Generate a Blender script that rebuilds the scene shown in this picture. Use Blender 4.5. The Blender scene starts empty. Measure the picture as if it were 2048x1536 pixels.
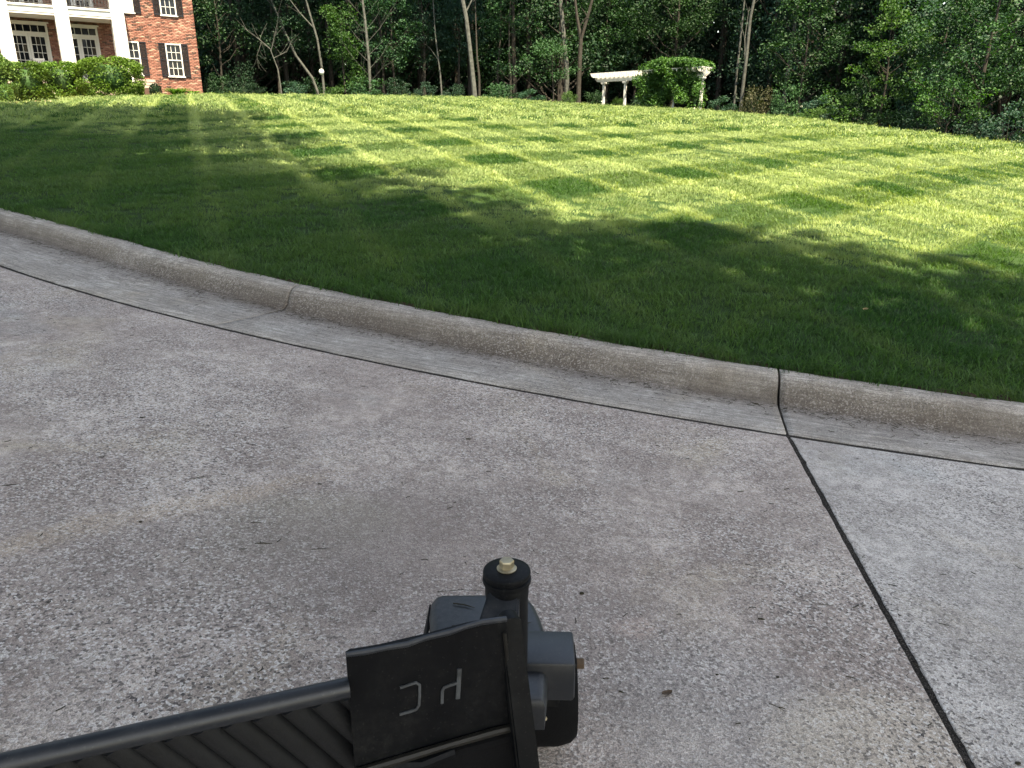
import bpy, bmesh, math, random
import numpy as np
from mathutils import Vector, Matrix

SC = bpy.context.scene
R_ = math.radians
# ------------------------------------------------------------------ camera
EYE = np.array([0.0, 0.0, 1.15]); PITCH = R_(18.4); FPX = 1500.0
cam_d = bpy.data.cameras.new('camera'); cam = bpy.data.objects.new('camera', cam_d)
SC.collection.objects.link(cam); SC.camera = cam
cam.location = EYE; cam.rotation_euler = (R_(90) - PITCH, 0, 0)
cam_d.sensor_width = 36; cam_d.lens = 36 * FPX / 2048; cam_d.clip_start = .05; cam_d.clip_end = 1500
# ------------------------------------------------------------------ sky + sun
SUN_AZ, SUN_EL = R_(155), R_(62)
w = bpy.data.worlds.new('World'); SC.world = w; w.use_nodes = True
nt = w.node_tree; nt.nodes.clear()
sky = nt.nodes.new('ShaderNodeTexSky'); sky.sky_type = 'NISHITA'; sky.sun_disc = False
sky.sun_elevation = SUN_EL; sky.sun_rotation = SUN_AZ; sky.dust_density = 1.5; sky.air_density = 1.0
bg = nt.nodes.new('ShaderNodeBackground'); bg.inputs[1].default_value = .135
wo = nt.nodes.new('ShaderNodeOutputWorld')
nt.links.new(sky.outputs[0], bg.inputs[0]); nt.links.new(bg.outputs[0], wo.inputs[0])
sd = bpy.data.lights.new('sun', 'SUN'); sd.energy = 5.0; sd.angle = R_(.53); sd.color = (1, .95, .86)
sun = bpy.data.objects.new('sun', sd); SC.collection.objects.link(sun)
S_DIR = Vector((math.sin(SUN_AZ) * math.cos(SUN_EL), math.cos(SUN_AZ) * math.cos(SUN_EL), math.sin(SUN_EL)))
sun.rotation_euler = S_DIR.to_track_quat('Z', 'Y').to_euler()
SC.view_settings.view_transform = 'Standard'; SC.view_settings.look = 'None'
SC.view_settings.exposure = 2.4; SC.view_settings.gamma = 1; SC.view_settings.use_curve_mapping = False
SC.view_settings.use_white_balance = True; SC.view_settings.white_balance_temperature = 9300; SC.view_settings.white_balance_tint = 10
SC.render.engine = 'CYCLES'
SC.cycles.max_bounces = 6; SC.cycles.diffuse_bounces = 3; SC.cycles.glossy_bounces = 2
SC.cycles.transmission_bounces = 3; SC.cycles.transparent_max_bounces = 4; SC.cycles.caustics_reflective = False
SC.cycles.use_denoising = True

rng = np.random.default_rng(7); random.seed(7)
COL = SC.collection
# ------------------------------------------------------------------ helpers
def tag(o, label=None, cat=None, group=None, kind=None):
    if label: o['label'] = label
    if cat: o['category'] = cat
    if group: o['group'] = group
    if kind: o['kind'] = kind
    return o
def link(name, me, mat=None, parent=None, loc=None):
    o = bpy.data.objects.new(name, me); COL.objects.link(o)
    if mat is not None and me is not None and not me.materials:
        me.materials.append(mat)
    if parent is not None: o.parent = parent
    if loc is not None: o.location = loc
    return o
def empty(name, loc, rz=0, label=None, cat=None, group=None, kind=None):
    o = bpy.data.objects.new(name, None); COL.objects.link(o); o.location = loc; o.rotation_euler = (0, 0, rz)
    return tag(o, label, cat, group, kind)
def npmesh(name, V, F, var=None, smooth=False):
    """V (n,3), F (m,k) with a fixed k"""
    V = np.asarray(V, np.float32); F = np.asarray(F, np.int32); k = F.shape[1]
    me = bpy.data.meshes.new(name)
    me.vertices.add(len(V)); me.vertices.foreach_set('co', V.ravel())
    me.loops.add(F.size); me.loops.foreach_set('vertex_index', F.ravel())
    me.polygons.add(len(F)); me.polygons.foreach_set('loop_start', np.arange(0, F.size, k, dtype=np.int32))
    me.polygons.foreach_set('loop_total', np.full(len(F), k, np.int32))
    if smooth: me.polygons.foreach_set('use_smooth', np.ones(len(F), bool))
    if var is not None:
        a = me.attributes.new('var', 'FLOAT', 'POINT'); a.data.foreach_set('value', np.asarray(var, np.float32))
    me.update(); me.validate()
    return me
class MB:
    """collects shapes; build() links them as one mesh object"""
    def __init__(s): s.bm = bmesh.new()
    def box(s, c, d, rz=0, bevel=0, M=None):
        m = Matrix.Translation(c) @ Matrix.Rotation(rz, 4, 'Z') @ Matrix.Diagonal((d[0], d[1], d[2], 1))
        if M is not None: m = M @ m
        r = bmesh.ops.create_cube(s.bm, size=1, matrix=m)
        if bevel:
            es = list({e for v in r['verts'] for e in v.link_edges})
            bmesh.ops.bevel(s.bm, geom=es, offset=bevel, segments=2, affect='EDGES', profile=.5)
        return s
    def cyl(s, p0, p1, r0, r1=None, seg=10, bevel=0):
        p0 = Vector(p0); p1 = Vector(p1); r1 = r0 if r1 is None else r1; d = p1 - p0
        m = Matrix.Translation((p0 + p1) / 2) @ d.to_track_quat('Z', 'Y').to_matrix().to_4x4()
        r = bmesh.ops.create_cone(s.bm, cap_ends=True, segments=seg, radius1=r0, radius2=r1, depth=d.length, matrix=m)
        if bevel:
            es = [e for e in {e for v in r['verts'] for e in v.link_edges} if any(len(f.verts) > 4 for f in e.link_faces)]
            bmesh.ops.bevel(s.bm, geom=es, offset=bevel, segments=2, affect='EDGES', profile=.5)
        return s
    def lathe(s, prof, c=(0, 0, 0), seg=28, M=None):
        M = M or Matrix.Translation(c)
        rings = []
        for (r, z) in prof:
            rings.append([s.bm.verts.new(M @ Vector((r * math.cos(2 * math.pi * i / seg), r * math.sin(2 * math.pi * i / seg), z))) for i in range(seg)])
        for a, b in zip(rings, rings[1:]):
            for i in range(seg):
                j = (i + 1) % seg; s.bm.faces.new((a[i], a[j], b[j], b[i]))
        for rg, flip in ((rings[0], True), (rings[-1], False)):
            if prof[0 if flip else -1][0] > 1e-4: s.bm.faces.new(rg[::-1] if flip else rg)
        return s
    def tube(s, pts, rad, seg=7):
        pts = [Vector(p) for p in pts]; n = len(pts)
        rad = [rad] * n if not hasattr(rad, '__len__') else rad
        up = Vector((.13, .37, 1)).normalized(); rings = []
        for i, p in enumerate(pts):
            t = (pts[min(i + 1, n - 1)] - pts[max(i - 1, 0)]).normalized()
            a = t.cross(up)
            if a.length < .05: a = t.cross(Vector((1, 0, 0)))
            a.normalize(); b = t.cross(a)
            rings.append([s.bm.verts.new(p + (a * math.cos(2 * math.pi * k / seg) + b * math.sin(2 * math.pi * k / seg)) * rad[i]) for k in range(seg)])
        for A, B in zip(rings, rings[1:]):
            for k in range(seg):
                j = (k + 1) % seg; s.bm.faces.new((A[k], A[j], B[j], B[k]))
        s.bm.faces.new(rings[0][::-1]); s.bm.faces.new(rings[-1])
        return s
    def poly(s, pts, thick):
        """prism from a planar outline, thick = extrusion vector"""
        vs = [s.bm.verts.new(p) for p in pts]; ws = [s.bm.verts.new(Vector(p) + Vector(thick)) for p in pts]
        n = len(vs); s.bm.faces.new(vs[::-1]); s.bm.faces.new(ws)
        for i in range(n):
            j = (i + 1) % n; s.bm.faces.new((vs[i], vs[j], ws[j], ws[i]))
        return s
    def mesh(s, name, smooth=False):
        bmesh.ops.recalc_face_normals(s.bm, faces=s.bm.faces)
        me = bpy.data.meshes.new(name); s.bm.to_mesh(me); s.bm.free()
        if smooth:
            for p in me.polygons: p.use_smooth = True
            try: me.set_sharp_from_angle(angle=R_(38))
            except Exception: pass
        return me
    def build(s, name, mat, parent=None, smooth=False, loc=None):
        return link(name, s.mesh(name, smooth), mat, parent, loc)

# ------------------------------------------------------------------ materials
def newmat(name):
    m = bpy.data.materials.new(name); m.use_nodes = True
    n = m.node_tree; n.nodes.clear()
    out = n.nodes.new('ShaderNodeOutputMaterial'); b = n.nodes.new('ShaderNodeBsdfPrincipled')
    n.links.new(b.outputs[0], out.inputs[0])
    return m, n, b, out
def N(n, t, **k):
    x = n.nodes.new(t)
    for a, v in k.items():
        if a.startswith('i_'):
            key = a[2:]; key = int(key) if key.isdigit() else key.replace('_', ' ')
            x.inputs[key].default_value = v
        else: setattr(x, a, v)
    return x
def ramp(n, src, stops, interp='LINEAR'):
    r = n.nodes.new('ShaderNodeValToRGB'); r.color_ramp.interpolation = interp
    e = r.color_ramp.elements
    while len(e) < len(stops): e.new(.5)
    for el, (p, c) in zip(e, stops):
        el.position = p; el.color = (c, c, c, 1) if not hasattr(c, '__len__') else (*c, 1)
    n.links.new(src, r.inputs[0]); return r.outputs[0]
def mix(n, fac, a, b, mode='MIX'):
    x = n.nodes.new('ShaderNodeMix'); x.data_type = 'RGBA'; x.blend_type = mode
    for s, v in ((0, fac), (6, a), (7, b)):
        if isinstance(v, (int, float)): x.inputs[s].default_value = v
        elif isinstance(v, tuple): x.inputs[s].default_value = (*v, 1)
        else: n.links.new(v, x.inputs[s])
    return x.outputs[2]
def noise(n, scale, vec, detail=4, rough=.55, dist=0):
    x = N(n, 'ShaderNodeTexNoise', i_Scale=scale, i_Detail=detail, i_Roughness=rough, i_Distortion=dist)
    n.links.new(vec, x.inputs['Vector']); return x.outputs[0]
def bump(n, b, h, strength, dist=.01):
    x = N(n, 'ShaderNodeBump', i_Strength=strength, i_Distance=dist)
    n.links.new(h, x.inputs['Height']); n.links.new(x.outputs[0], b.inputs['Normal'])
def objco(n): return n.nodes.new('ShaderNodeTexCoord').outputs['Object']
def worldpos(n): return n.nodes.new('ShaderNodeNewGeometry').outputs['Position']

def plain(name, c, rough=.6, spec=.5, metal=0, var=.12, scale=6, bmp=0, bscale=60):
    m, n, b, o = newmat(name); co = objco(n)
    f = noise(n, scale, co, 5, .6)
    lo = tuple(max(0, x * (1 - var)) for x in c); hi = tuple(min(1, x * (1 + var)) for x in c)
    n.links.new(ramp(n, f, [(.3, lo), (.7, hi)]), b.inputs['Base Color'])
    b.inputs['Roughness'].default_value = rough; b.inputs['Metallic'].default_value = metal
    b.inputs['Specular IOR Level'].default_value = spec
    if bmp: bump(n, b, noise(n, bscale, co, 3), bmp, .004)
    return m

def leafmat(name, dark, light, trans=.35, rough=.6, warm=None):
    m, n, b, out = newmat(name)
    at = N(n, 'ShaderNodeAttribute', attribute_name='var')
    oi = n.nodes.new('ShaderNodeObjectInfo')
    c = ramp(n, at.outputs['Fac'], [(0, dark), (1, light)])
    hs = N(n, 'ShaderNodeHueSaturation')
    mr = N(n, 'ShaderNodeMapRange', i_3=.485, i_4=.515); n.links.new(oi.outputs['Random'], mr.inputs[0])
    n.links.new(mr.outputs[0], hs.inputs['Hue']); n.links.new(c, hs.inputs['Color'])
    mv = N(n, 'ShaderNodeMapRange', i_3=.75, i_4=1.25)
    w2 = N(n, 'ShaderNodeTexWhiteNoise', noise_dimensions='1D'); n.links.new(oi.outputs['Random'], w2.inputs['W'])
    n.links.new(w2.outputs[0], mv.inputs[0]); n.links.new(mv.outputs[0], hs.inputs['Value'])
    n.links.new(hs.outputs[0], b.inputs['Base Color']); b.inputs['Roughness'].default_value = rough
    b.inputs['Specular IOR Level'].default_value = .15
    tr = n.nodes.new('ShaderNodeBsdfTranslucent')
    tc = mix(n, 1.0, hs.outputs[0], (1.25, 1.5, .45), 'MULTIPLY'); n.links.new(tc, tr.inputs[0])
    ms = N(n, 'ShaderNodeMixShader', i_0=trans)
    n.links.new(b.outputs[0], ms.inputs[1]); n.links.new(tr.outputs[0], ms.inputs[2]); n.links.new(ms.outputs[0], out.inputs[0])
    return m
M = {}
M['leaf_dark'] = leafmat('leaf_dark', (.004, .016, .012), (.016, .050, .026), .2)
M['leaf_mid'] = leafmat('leaf_mid', (.006, .024, .014), (.024, .072, .030), .22)
M['leaf_bright'] = leafmat('leaf_bright', (.014, .048, .018), (.052, .122, .034), .3)
M['leaf_blue'] = leafmat('leaf_blue', (.006, .024, .020), (.022, .066, .044), .2)
M['leaf_hedge'] = leafmat('leaf_hedge', (.022, .062, .012), (.075, .15, .028), .28)
M['leaf_hedge_dark'] = leafmat('leaf_hedge_dark', (.018, .055, .018), (.07, .14, .035), .25)
M['leaf_red'] = leafmat('leaf_red', (.014, .020, .011), (.042, .044, .024), .2)
M['bark_pale'] = plain('bark_pale', (.050, .056, .054), .9, .2, 0, .45, 5, .6, 25)
M['bark_dark'] = plain('bark_dark', (.022, .021, .019), .9, .2, 0, .4, 5, .6, 25)
M['white'] = plain('white_paint', (.44, .46, .465), .5, .5, 0, .03, 3)
M['shutter'] = plain('shutter_paint', (.004, .005, .009), .55, .2, 0, .1, 4)
M['iron'] = plain('iron', (.02, .02, .022), .5, .5, 0, .1)
M['mortar'] = plain('mortar', (.22, .165, .14), .95, .1, 0, .15, 12)
M['glass'] = plain('window_glass', (.003, .005, .009), .12, .25, 0, .3, 1)
M['glass_pale'] = plain('pale_blue_glass', (.32, .42, .48), .12, .8, 0, .25, 3)  # pale blue panes for the upper left window
M['roof'] = plain('roof_shingle', (.06, .06, .06), .9, .2, 0, .3, 8, .4, 20)
M['mulch'] = plain('mulch', (.36, .25, .18), 1, .1, 0, .35, 14, .8, 40)
M['soil'] = plain('soil', (.045, .032, .022), 1, .1, 0, .4, 12, .8, 40)
M['litter'] = plain('leaf_litter', (.035, .032, .02), 1, .1, 0, .4, 2, .8, 10)
M['joint'] = plain('joint_filler', (.030, .026, .023), 1, .1, 0, .95, 160, 1, 300)

def brickmat():
    m, n, b, o = newmat('red_brick')
    at = N(n, 'ShaderNodeAttribute', attribute_name='var')
    c = ramp(n, at.outputs['Fac'], [(0, (.06, .038, .034)), (.10, (.14, .060, .048)), (.5, (.185, .083, .067)), (.85, (.225, .112, .092)), (1, (.31, .20, .16))])
    f = noise(n, 14, objco(n), 4)
    n.links.new(mix(n, .25, c, ramp(n, f, [(.3, .2), (.7, .6)]), 'OVERLAY'), b.inputs['Base Color'])
    b.inputs['Roughness'].default_value = .85; b.inputs['Specular IOR Level'].default_value = .2
    return m
M['brick'] = brickmat()

STAINS = [(-1.07, 1.98, R_(38), .75, .075, (.48, .36, .25), .30), (.30, 1.60, .2, .075, .05, (.60, .45, .38), .75), (-.62, 1.98, .3, .35, .25, (.30, .27, .20), .45), (-.25, 1.95, .4, .75, .45, (.20, .162, .145), .5), (-.75, 1.75, .2, .6, .35, (.21, .172, .155), .5), (.05, 1.5, .2, .5, .3, (.24, .20, .185), .6), (.45, 1.30, .9, .35, .3, (.33, .31, .30), .4), (.75, 1.25, .4, .28, .2, (.52, .44, .35), .5)]
def concrete(name, base, dark, light, curb=False):
    m, n, b, o = newmat(name); P = worldpos(n)
    mp = N(n, 'ShaderNodeMapping', i_Rotation=(0, 0, R_(28)), i_Scale=(1, 1, 1)); n.links.new(P, mp.inputs[0]); Q = mp.outputs[0]
    big = noise(n, .55, Q, 5, .6, .6); med = noise(n, 3.2, Q, 6, .65, .3); sm = noise(n, 22, P, 5, .7)
    c = mix(n, ramp(n, big, [(.33, 0.), (.66, 1.)]), base, light)
    c = mix(n, ramp(n, med, [(.40, .75), (.62, 0.)]), c, dark)
    hue = noise(n, 1.1, Q, 4, .6, 1.)
    c = mix(n, ramp(n, hue, [(.55, 0.), (.72, .55)]), c, (.44, .36, .26))      # ochre stains
    hu2 = noise(n, 1.7, mp.outputs[0], 3, .6, .5)
    c = mix(n, ramp(n, hu2, [(.25, .4), (.42, 0.)]), c, (.36, .38, .375))
    c = mix(n, ramp(n, sm, [(.42, .5), (.6, 0.)]), c, tuple(x * .72 for x in dark))
    # fine exposed aggregate: light and dark grains
    if curb:
        at = N(n, 'ShaderNodeAttribute', attribute_name='uvw', attribute_type='GEOMETRY')
        ms = N(n, 'ShaderNodeMapping', i_Scale=(2.2, 34, 1)); n.links.new(at.outputs['Vector'], ms.inputs[0])
        st = noise(n, 1.6, ms.outputs[0], 5, .7, .4)
        c = mix(n, ramp(n, st, [(.38, .75), (.58, 0.)]), c, (.15, .13, .113))
        c = mix(n, ramp(n, st, [(.62, 0.), (.75, .5)]), c, (.62, .59, .55))
        va = N(n, 'ShaderNodeAttribute', attribute_name='var')
        wob = noise(n, 1.3, at.outputs['Vector'], 5, .65)
        s = N(n, 'ShaderNodeMath', operation='MULTIPLY'); n.links.new(va.outputs['Fac'], s.inputs[0])
        n.links.new(ramp(n, wob, [(.3, .55), (.55, 1.)]), s.inputs[1])
        c = mix(n, s.outputs[0], c, (.085, .066, .052))
    if not curb:
        wv_ = N(n, 'ShaderNodeTexNoise', i_Scale=5., i_Detail=4); n.links.new(P, wv_.inputs['Vector'])
        wq = N(n, 'ShaderNodeVectorMath', operation='MULTIPLY_ADD'); wq.inputs[1].default_value = (.12, .12, 0); n.links.new(wv_.outputs['Color'], wq.inputs[0]); n.links.new(P, wq.inputs[2])
        for (lx_, ly_, rz_, sx_, sy_, col_, k_) in STAINS:
            mm = N(n, 'ShaderNodeMapping', vector_type='TEXTURE', i_Location=(lx_ + .06, ly_ + .06, 0), i_Rotation=(0, 0, rz_), i_Scale=(sx_, sy_, 50)); n.links.new(wq.outputs[0], mm.inputs[0])
            gr = N(n, 'ShaderNodeTexGradient', gradient_type='SPHERICAL'); n.links.new(mm.outputs[0], gr.inputs[0])
            c = mix(n, ramp(n, gr.outputs[0], [(0, 0.), (.45, k_)]), c, col_)
    v = N(n, 'ShaderNodeTexVoronoi', i_Scale=165.); n.links.new(P, v.inputs[0])
    grain = noise(n, 330, P, 3, .7)
    wear = ramp(n, noise(n, .9, Q, 4, .6), [(.38, .25), (.6, 1.)])
    g = N(n, 'ShaderNodeSeparateColor'); n.links.new(v.outputs['Color'], g.inputs[0])
    gm = N(n, 'ShaderNodeMath', operation='MULTIPLY'); n.links.new(wear, gm.inputs[0])
    n.links.new(ramp(n, g.outputs[0], [(.0, 1. if not curb else .6), (.34, 0.), (1, 0)]), gm.inputs[1])
    c = mix(n, gm.outputs[0], c, (.07, .06, .058))
    gm2 = N(n, 'ShaderNodeMath', operation='MULTIPLY'); n.links.new(wear, gm2.inputs[0])
    n.links.new(ramp(n, g.outputs[0], [(.68, 0.), (.92, .75 if not curb else .3)]), gm2.inputs[1])
    c = mix(n, gm2.outputs[0], c, (.62, .58, .55))
    c = mix(n, .8, c, ramp(n, grain, [(.32, .15), (.68, .85)]), 'OVERLAY')
    n.links.new(c, b.inputs['Base Color'])
    b.inputs['Roughness'].default_value = .78; b.inputs['Specular IOR Level'].default_value = .35
    hh = N(n, 'ShaderNodeMath', operation='ADD'); n.links.new(grain, hh.inputs[0]); n.links.new(v.outputs['Distance'], hh.inputs[1])
    bump(n, b, hh.outputs[0], .8, .004)
    return m
M['concrete'] = concrete('drive_concrete', (.445, .365, .322), (.255, .20, .175), (.555, .475, .422))
M['concrete_pale'] = concrete('pale_slab_concrete', (.48, .425, .39), (.32, .28, .255), (.60, .55, .51))
M['curb'] = concrete('curb_concrete', (.43, .385, .345), (.27, .235, .205), (.57, .525, .48), True)

CC_ = (4.46, 16.484); RR_ = 13.837
# mowing stripes: direction of the bent grass; shared by the blade placing
W_STRIPE = 1.15
SA = np.array([math.sin(R_(-22)), math.cos(R_(-22))])   # along-stripe direction, first pass
SB = np.array([math.sin(R_(45)), math.cos(R_(45))])     # second pass
def stripe_vals(x, y):
    pa = x * SA[1] - y * SA[0]; pb = x * SB[1] - y * SB[0]
    wob = .12 * np.sin(x * .5 + y * .3)
    a = np.sin((pa + wob - 2.4) * math.pi / W_STRIPE); b = np.sin((pb + wob + 5.6) * math.pi / W_STRIPE)
    return np.tanh(a * 4), np.tanh(b * 4)

def grassmat():
    m, n, b, out = newmat('grass_blade'); P = worldpos(n)
    at = N(n, 'ShaderNodeAttribute', attribute_name='var')
    c = ramp(n, at.outputs['Fac'], [(0, (.004, .020, .007)), (.35, (.011, .044, .013)), (.75, (.030, .090, .027)), (.95, (.085, .165, .078)), (1, (.16, .16, .08))])  # palest stops put bluish glints into the colour of some blades
    f = noise(n, .35, P, 5, .6, .5)
    c = mix(n, ramp(n, f, [(.4, 0.), (.65, .3)]), c, (.060, .115, .022))
    f2 = noise(n, 2.6, P, 5, .65)
    c = mix(n, ramp(n, f2, [(.35, .5), (.55, 0.)]), c, (.016, .056, .014))
    # mowing-stripe sheen painted into the blade colour as pale bands and edge lines
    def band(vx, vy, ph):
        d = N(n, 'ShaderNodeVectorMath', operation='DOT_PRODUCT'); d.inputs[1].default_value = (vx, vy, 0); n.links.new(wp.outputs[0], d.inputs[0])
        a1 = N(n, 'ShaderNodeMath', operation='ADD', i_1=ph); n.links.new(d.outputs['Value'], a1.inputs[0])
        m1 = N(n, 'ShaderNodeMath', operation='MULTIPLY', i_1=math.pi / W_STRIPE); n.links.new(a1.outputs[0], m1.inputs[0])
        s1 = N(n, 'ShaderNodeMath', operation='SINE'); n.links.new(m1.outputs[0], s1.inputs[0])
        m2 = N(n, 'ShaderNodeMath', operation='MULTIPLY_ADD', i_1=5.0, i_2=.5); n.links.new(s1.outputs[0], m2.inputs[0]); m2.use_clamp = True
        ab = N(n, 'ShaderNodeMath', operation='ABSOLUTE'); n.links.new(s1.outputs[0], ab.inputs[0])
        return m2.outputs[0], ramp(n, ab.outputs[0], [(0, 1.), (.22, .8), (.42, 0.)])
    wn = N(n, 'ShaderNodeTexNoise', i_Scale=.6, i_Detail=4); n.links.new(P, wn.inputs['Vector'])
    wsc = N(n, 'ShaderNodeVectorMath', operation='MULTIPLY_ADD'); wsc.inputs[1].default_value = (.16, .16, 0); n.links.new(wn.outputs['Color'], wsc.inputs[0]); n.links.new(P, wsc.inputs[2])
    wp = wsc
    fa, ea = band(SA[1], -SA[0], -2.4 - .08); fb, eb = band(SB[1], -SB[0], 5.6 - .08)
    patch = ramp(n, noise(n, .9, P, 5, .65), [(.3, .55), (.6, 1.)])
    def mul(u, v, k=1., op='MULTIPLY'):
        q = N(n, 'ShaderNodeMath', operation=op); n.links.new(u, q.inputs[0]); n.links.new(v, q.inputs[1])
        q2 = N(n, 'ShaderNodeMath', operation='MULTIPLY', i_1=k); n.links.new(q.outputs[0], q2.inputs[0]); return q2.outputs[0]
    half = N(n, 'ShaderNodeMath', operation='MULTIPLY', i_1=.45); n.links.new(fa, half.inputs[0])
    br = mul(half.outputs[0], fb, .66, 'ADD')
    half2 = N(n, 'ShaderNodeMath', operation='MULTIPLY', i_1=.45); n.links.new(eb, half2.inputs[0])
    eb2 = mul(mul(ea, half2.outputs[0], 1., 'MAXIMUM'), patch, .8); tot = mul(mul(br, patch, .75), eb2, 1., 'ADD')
    # stripe sheen is painted out beside the curb, keeping the shaded grass evenly dark
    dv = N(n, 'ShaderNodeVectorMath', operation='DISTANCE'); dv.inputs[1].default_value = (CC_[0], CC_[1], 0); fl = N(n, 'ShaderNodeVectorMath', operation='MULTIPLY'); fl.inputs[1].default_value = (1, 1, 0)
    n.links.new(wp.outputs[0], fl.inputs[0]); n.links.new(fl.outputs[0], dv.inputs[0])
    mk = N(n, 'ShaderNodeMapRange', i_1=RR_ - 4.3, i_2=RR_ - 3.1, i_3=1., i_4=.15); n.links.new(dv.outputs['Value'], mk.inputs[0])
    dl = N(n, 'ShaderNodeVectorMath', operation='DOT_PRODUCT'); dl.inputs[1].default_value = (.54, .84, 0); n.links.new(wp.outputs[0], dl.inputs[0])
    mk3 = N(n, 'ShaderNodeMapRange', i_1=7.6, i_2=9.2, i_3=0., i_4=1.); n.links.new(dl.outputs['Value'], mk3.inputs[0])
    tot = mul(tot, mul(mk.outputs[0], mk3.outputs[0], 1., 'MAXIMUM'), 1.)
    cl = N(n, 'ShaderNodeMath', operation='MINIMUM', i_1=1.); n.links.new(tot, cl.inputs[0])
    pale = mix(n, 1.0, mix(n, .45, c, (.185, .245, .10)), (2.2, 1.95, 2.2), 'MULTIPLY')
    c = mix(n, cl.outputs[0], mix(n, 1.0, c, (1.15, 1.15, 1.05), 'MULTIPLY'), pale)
    n.links.new(c, b.inputs['Base Color']); b.inputs['Roughness'].default_value = .6
    b.inputs['Specular IOR Level'].default_value = .25
    tr = n.nodes.new('ShaderNodeBsdfTranslucent')
    n.links.new(mix(n, 1.0, c, (1.9, 1.8, .7), 'MULTIPLY'), tr.inputs[0])
    ms = N(n, 'ShaderNodeMixShader', i_0=.38)
    n.links.new(b.outputs[0], ms.inputs[1]); n.links.new(tr.outputs[0], ms.inputs[2]); n.links.new(ms.outputs[0], out.inputs[0])
    return m
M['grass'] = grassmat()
def groundgrass():
    m, n, b, o = newmat('turf'); P = worldpos(n)
    f = noise(n, 1.2, P, 5, .6); g = noise(n, 60, P, 4, .7)
    c = mix(n, ramp(n, f, [(.3, 0.), (.7, 1.)]), (.012, .032, .009), (.020, .048, .012))
    c = mix(n, ramp(n, g, [(.4, .6), (.6, 0.)]), c, (.010, .018, .007))
    n.links.new(c, b.inputs['Base Color']); b.inputs['Roughness'].default_value = 1; b.inputs['Specular IOR Level'].default_value = .1
    return m
M['turf'] = groundgrass()

# ------------------------------------------------------------------ land form
S1, S2 = -.08, 0.0
def plane(x, y): return S1 * x + S2 * y
CC = np.array([4.46, 16.484]); RR = 13.837
th0 = math.atan2(2.84 - CC[1], 2.12 - CC[0]); th1 = math.atan2(5.12 - CC[1], -3.50 - CC[0]) 
if th1 > 0: th1 -= 2 * math.pi
LARC = (th0 - th1) * RR     # arc length right end -> left end
def curb_pt(s, off):
    """s runs from the right of the view (0) to the left (LARC); off = distance towards the lawn"""
    sc = min(max(s, 0), LARC); th = th0 - sc / RR
    c, si = math.cos(th), math.sin(th)
    x = CC[0] + (RR - off) * c; y = CC[1] + (RR - off) * si
    tx, ty = si, -c                # direction of growing s
    e = s - sc
    return x + tx * e, y + ty * e
def w_face(s): t = min(max(s / LARC, 0), 1); return .41 + .27 * t
def w_back(s): t = min(max(s / LARC, 0), 1); return w_face(s) + .165 + .03 * t
ss = np.linspace(-9, LARC + 60, 700)
bk = np.array([curb_pt(s, w_back(s)) for s in ss]); baz = np.degrees(np.arctan2(bk[:, 0], bk[:, 1])); bd = np.hypot(bk[:, 0], bk[:, 1])
o_ = np.argsort(baz); baz = baz[o_]; bd = bd[o_]
AZ0, AZ1 = -52.0, min(72.0, baz.max() - .5)
E_AZ = [-52, -33, -25.7, -21.2, -11.4, -2.6, 6.3, 13.2, 19.8, 24.5, 28.9, 32.9, 45, 75]
E_EL = [1.3, 1.85, 2.28, 2.40, 2.45, 2.38, 1.80, 1.50, .92, .27, -.20, -.68, -1.8, -3.4]
D_AZ = [-52, -33, -21, 0, 8, 14, 22, 33, 50, 75]; D_D = [60, 52, 50, 50, 50, 48, 41, 35, 30, 26]
def smooth_interp(a, xs, ys, k=2.5):
    return (np.interp(a - k, xs, ys) + 2 * np.interp(a, xs, ys) + np.interp(a + k, xs, ys)) / 4
def ground_z(x, y):
    x = np.asarray(x, float); y = np.asarray(y, float)
    az = np.degrees(np.arctan2(x, y)); d = np.hypot(x, y)
    azc = np.clip(az, AZ0, AZ1)
    d0 = np.interp(azc, baz, bd); dc = smooth_interp(azc, D_AZ, D_D, 4); dc = np.maximum(dc, d0 + 12)
    te = np.tan(np.radians(smooth_interp(azc, E_AZ, E_EL, 1.5)))
    r = np.radians(azc); z0 = plane(d0 * np.sin(r), d0 * np.cos(r)) + .108
    zc = EYE[2] + dc * te
    t = (d - d0) / (dc - d0)
    chord = (zc - z0) / (dc - d0); s1 = np.clip(te / np.where(np.abs(chord) < 1e-4, 1e-4, chord), .1, 1.0)
    tt = np.clip(t, 0, 1)
    z = z0 + (zc - z0) * ((2 - s1) * tt - (1 - s1) * tt ** 2)
    b = np.maximum(d - dc, 0)
    z = z + te * np.minimum(b, 1e9) * np.exp(-b / 8) - .0022 * np.minimum(b, 40) ** 2 * .35
    # lawn has small swells
    z = z + np.where(t > 0, .02 * np.sin(x * .9 + 1) * np.sin(y * .7), 0) * np.clip((d - d0) / 3, 0, 1) * np.clip(1.3 - t, 0, 1)
    return z
def at(az, d, dz=0):
    a = R_(az); x, y = d * math.sin(a), d * math.cos(a)
    return Vector((x, y, float(ground_z(x, y)) + dz))
def az_of(px):      # picture column (2048 wide, near the horizon rows) to a bearing
    return math.degrees(math.atan2((px - 1024) / FPX, math.cos(PITCH) + .38 * math.sin(PITCH)))

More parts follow.
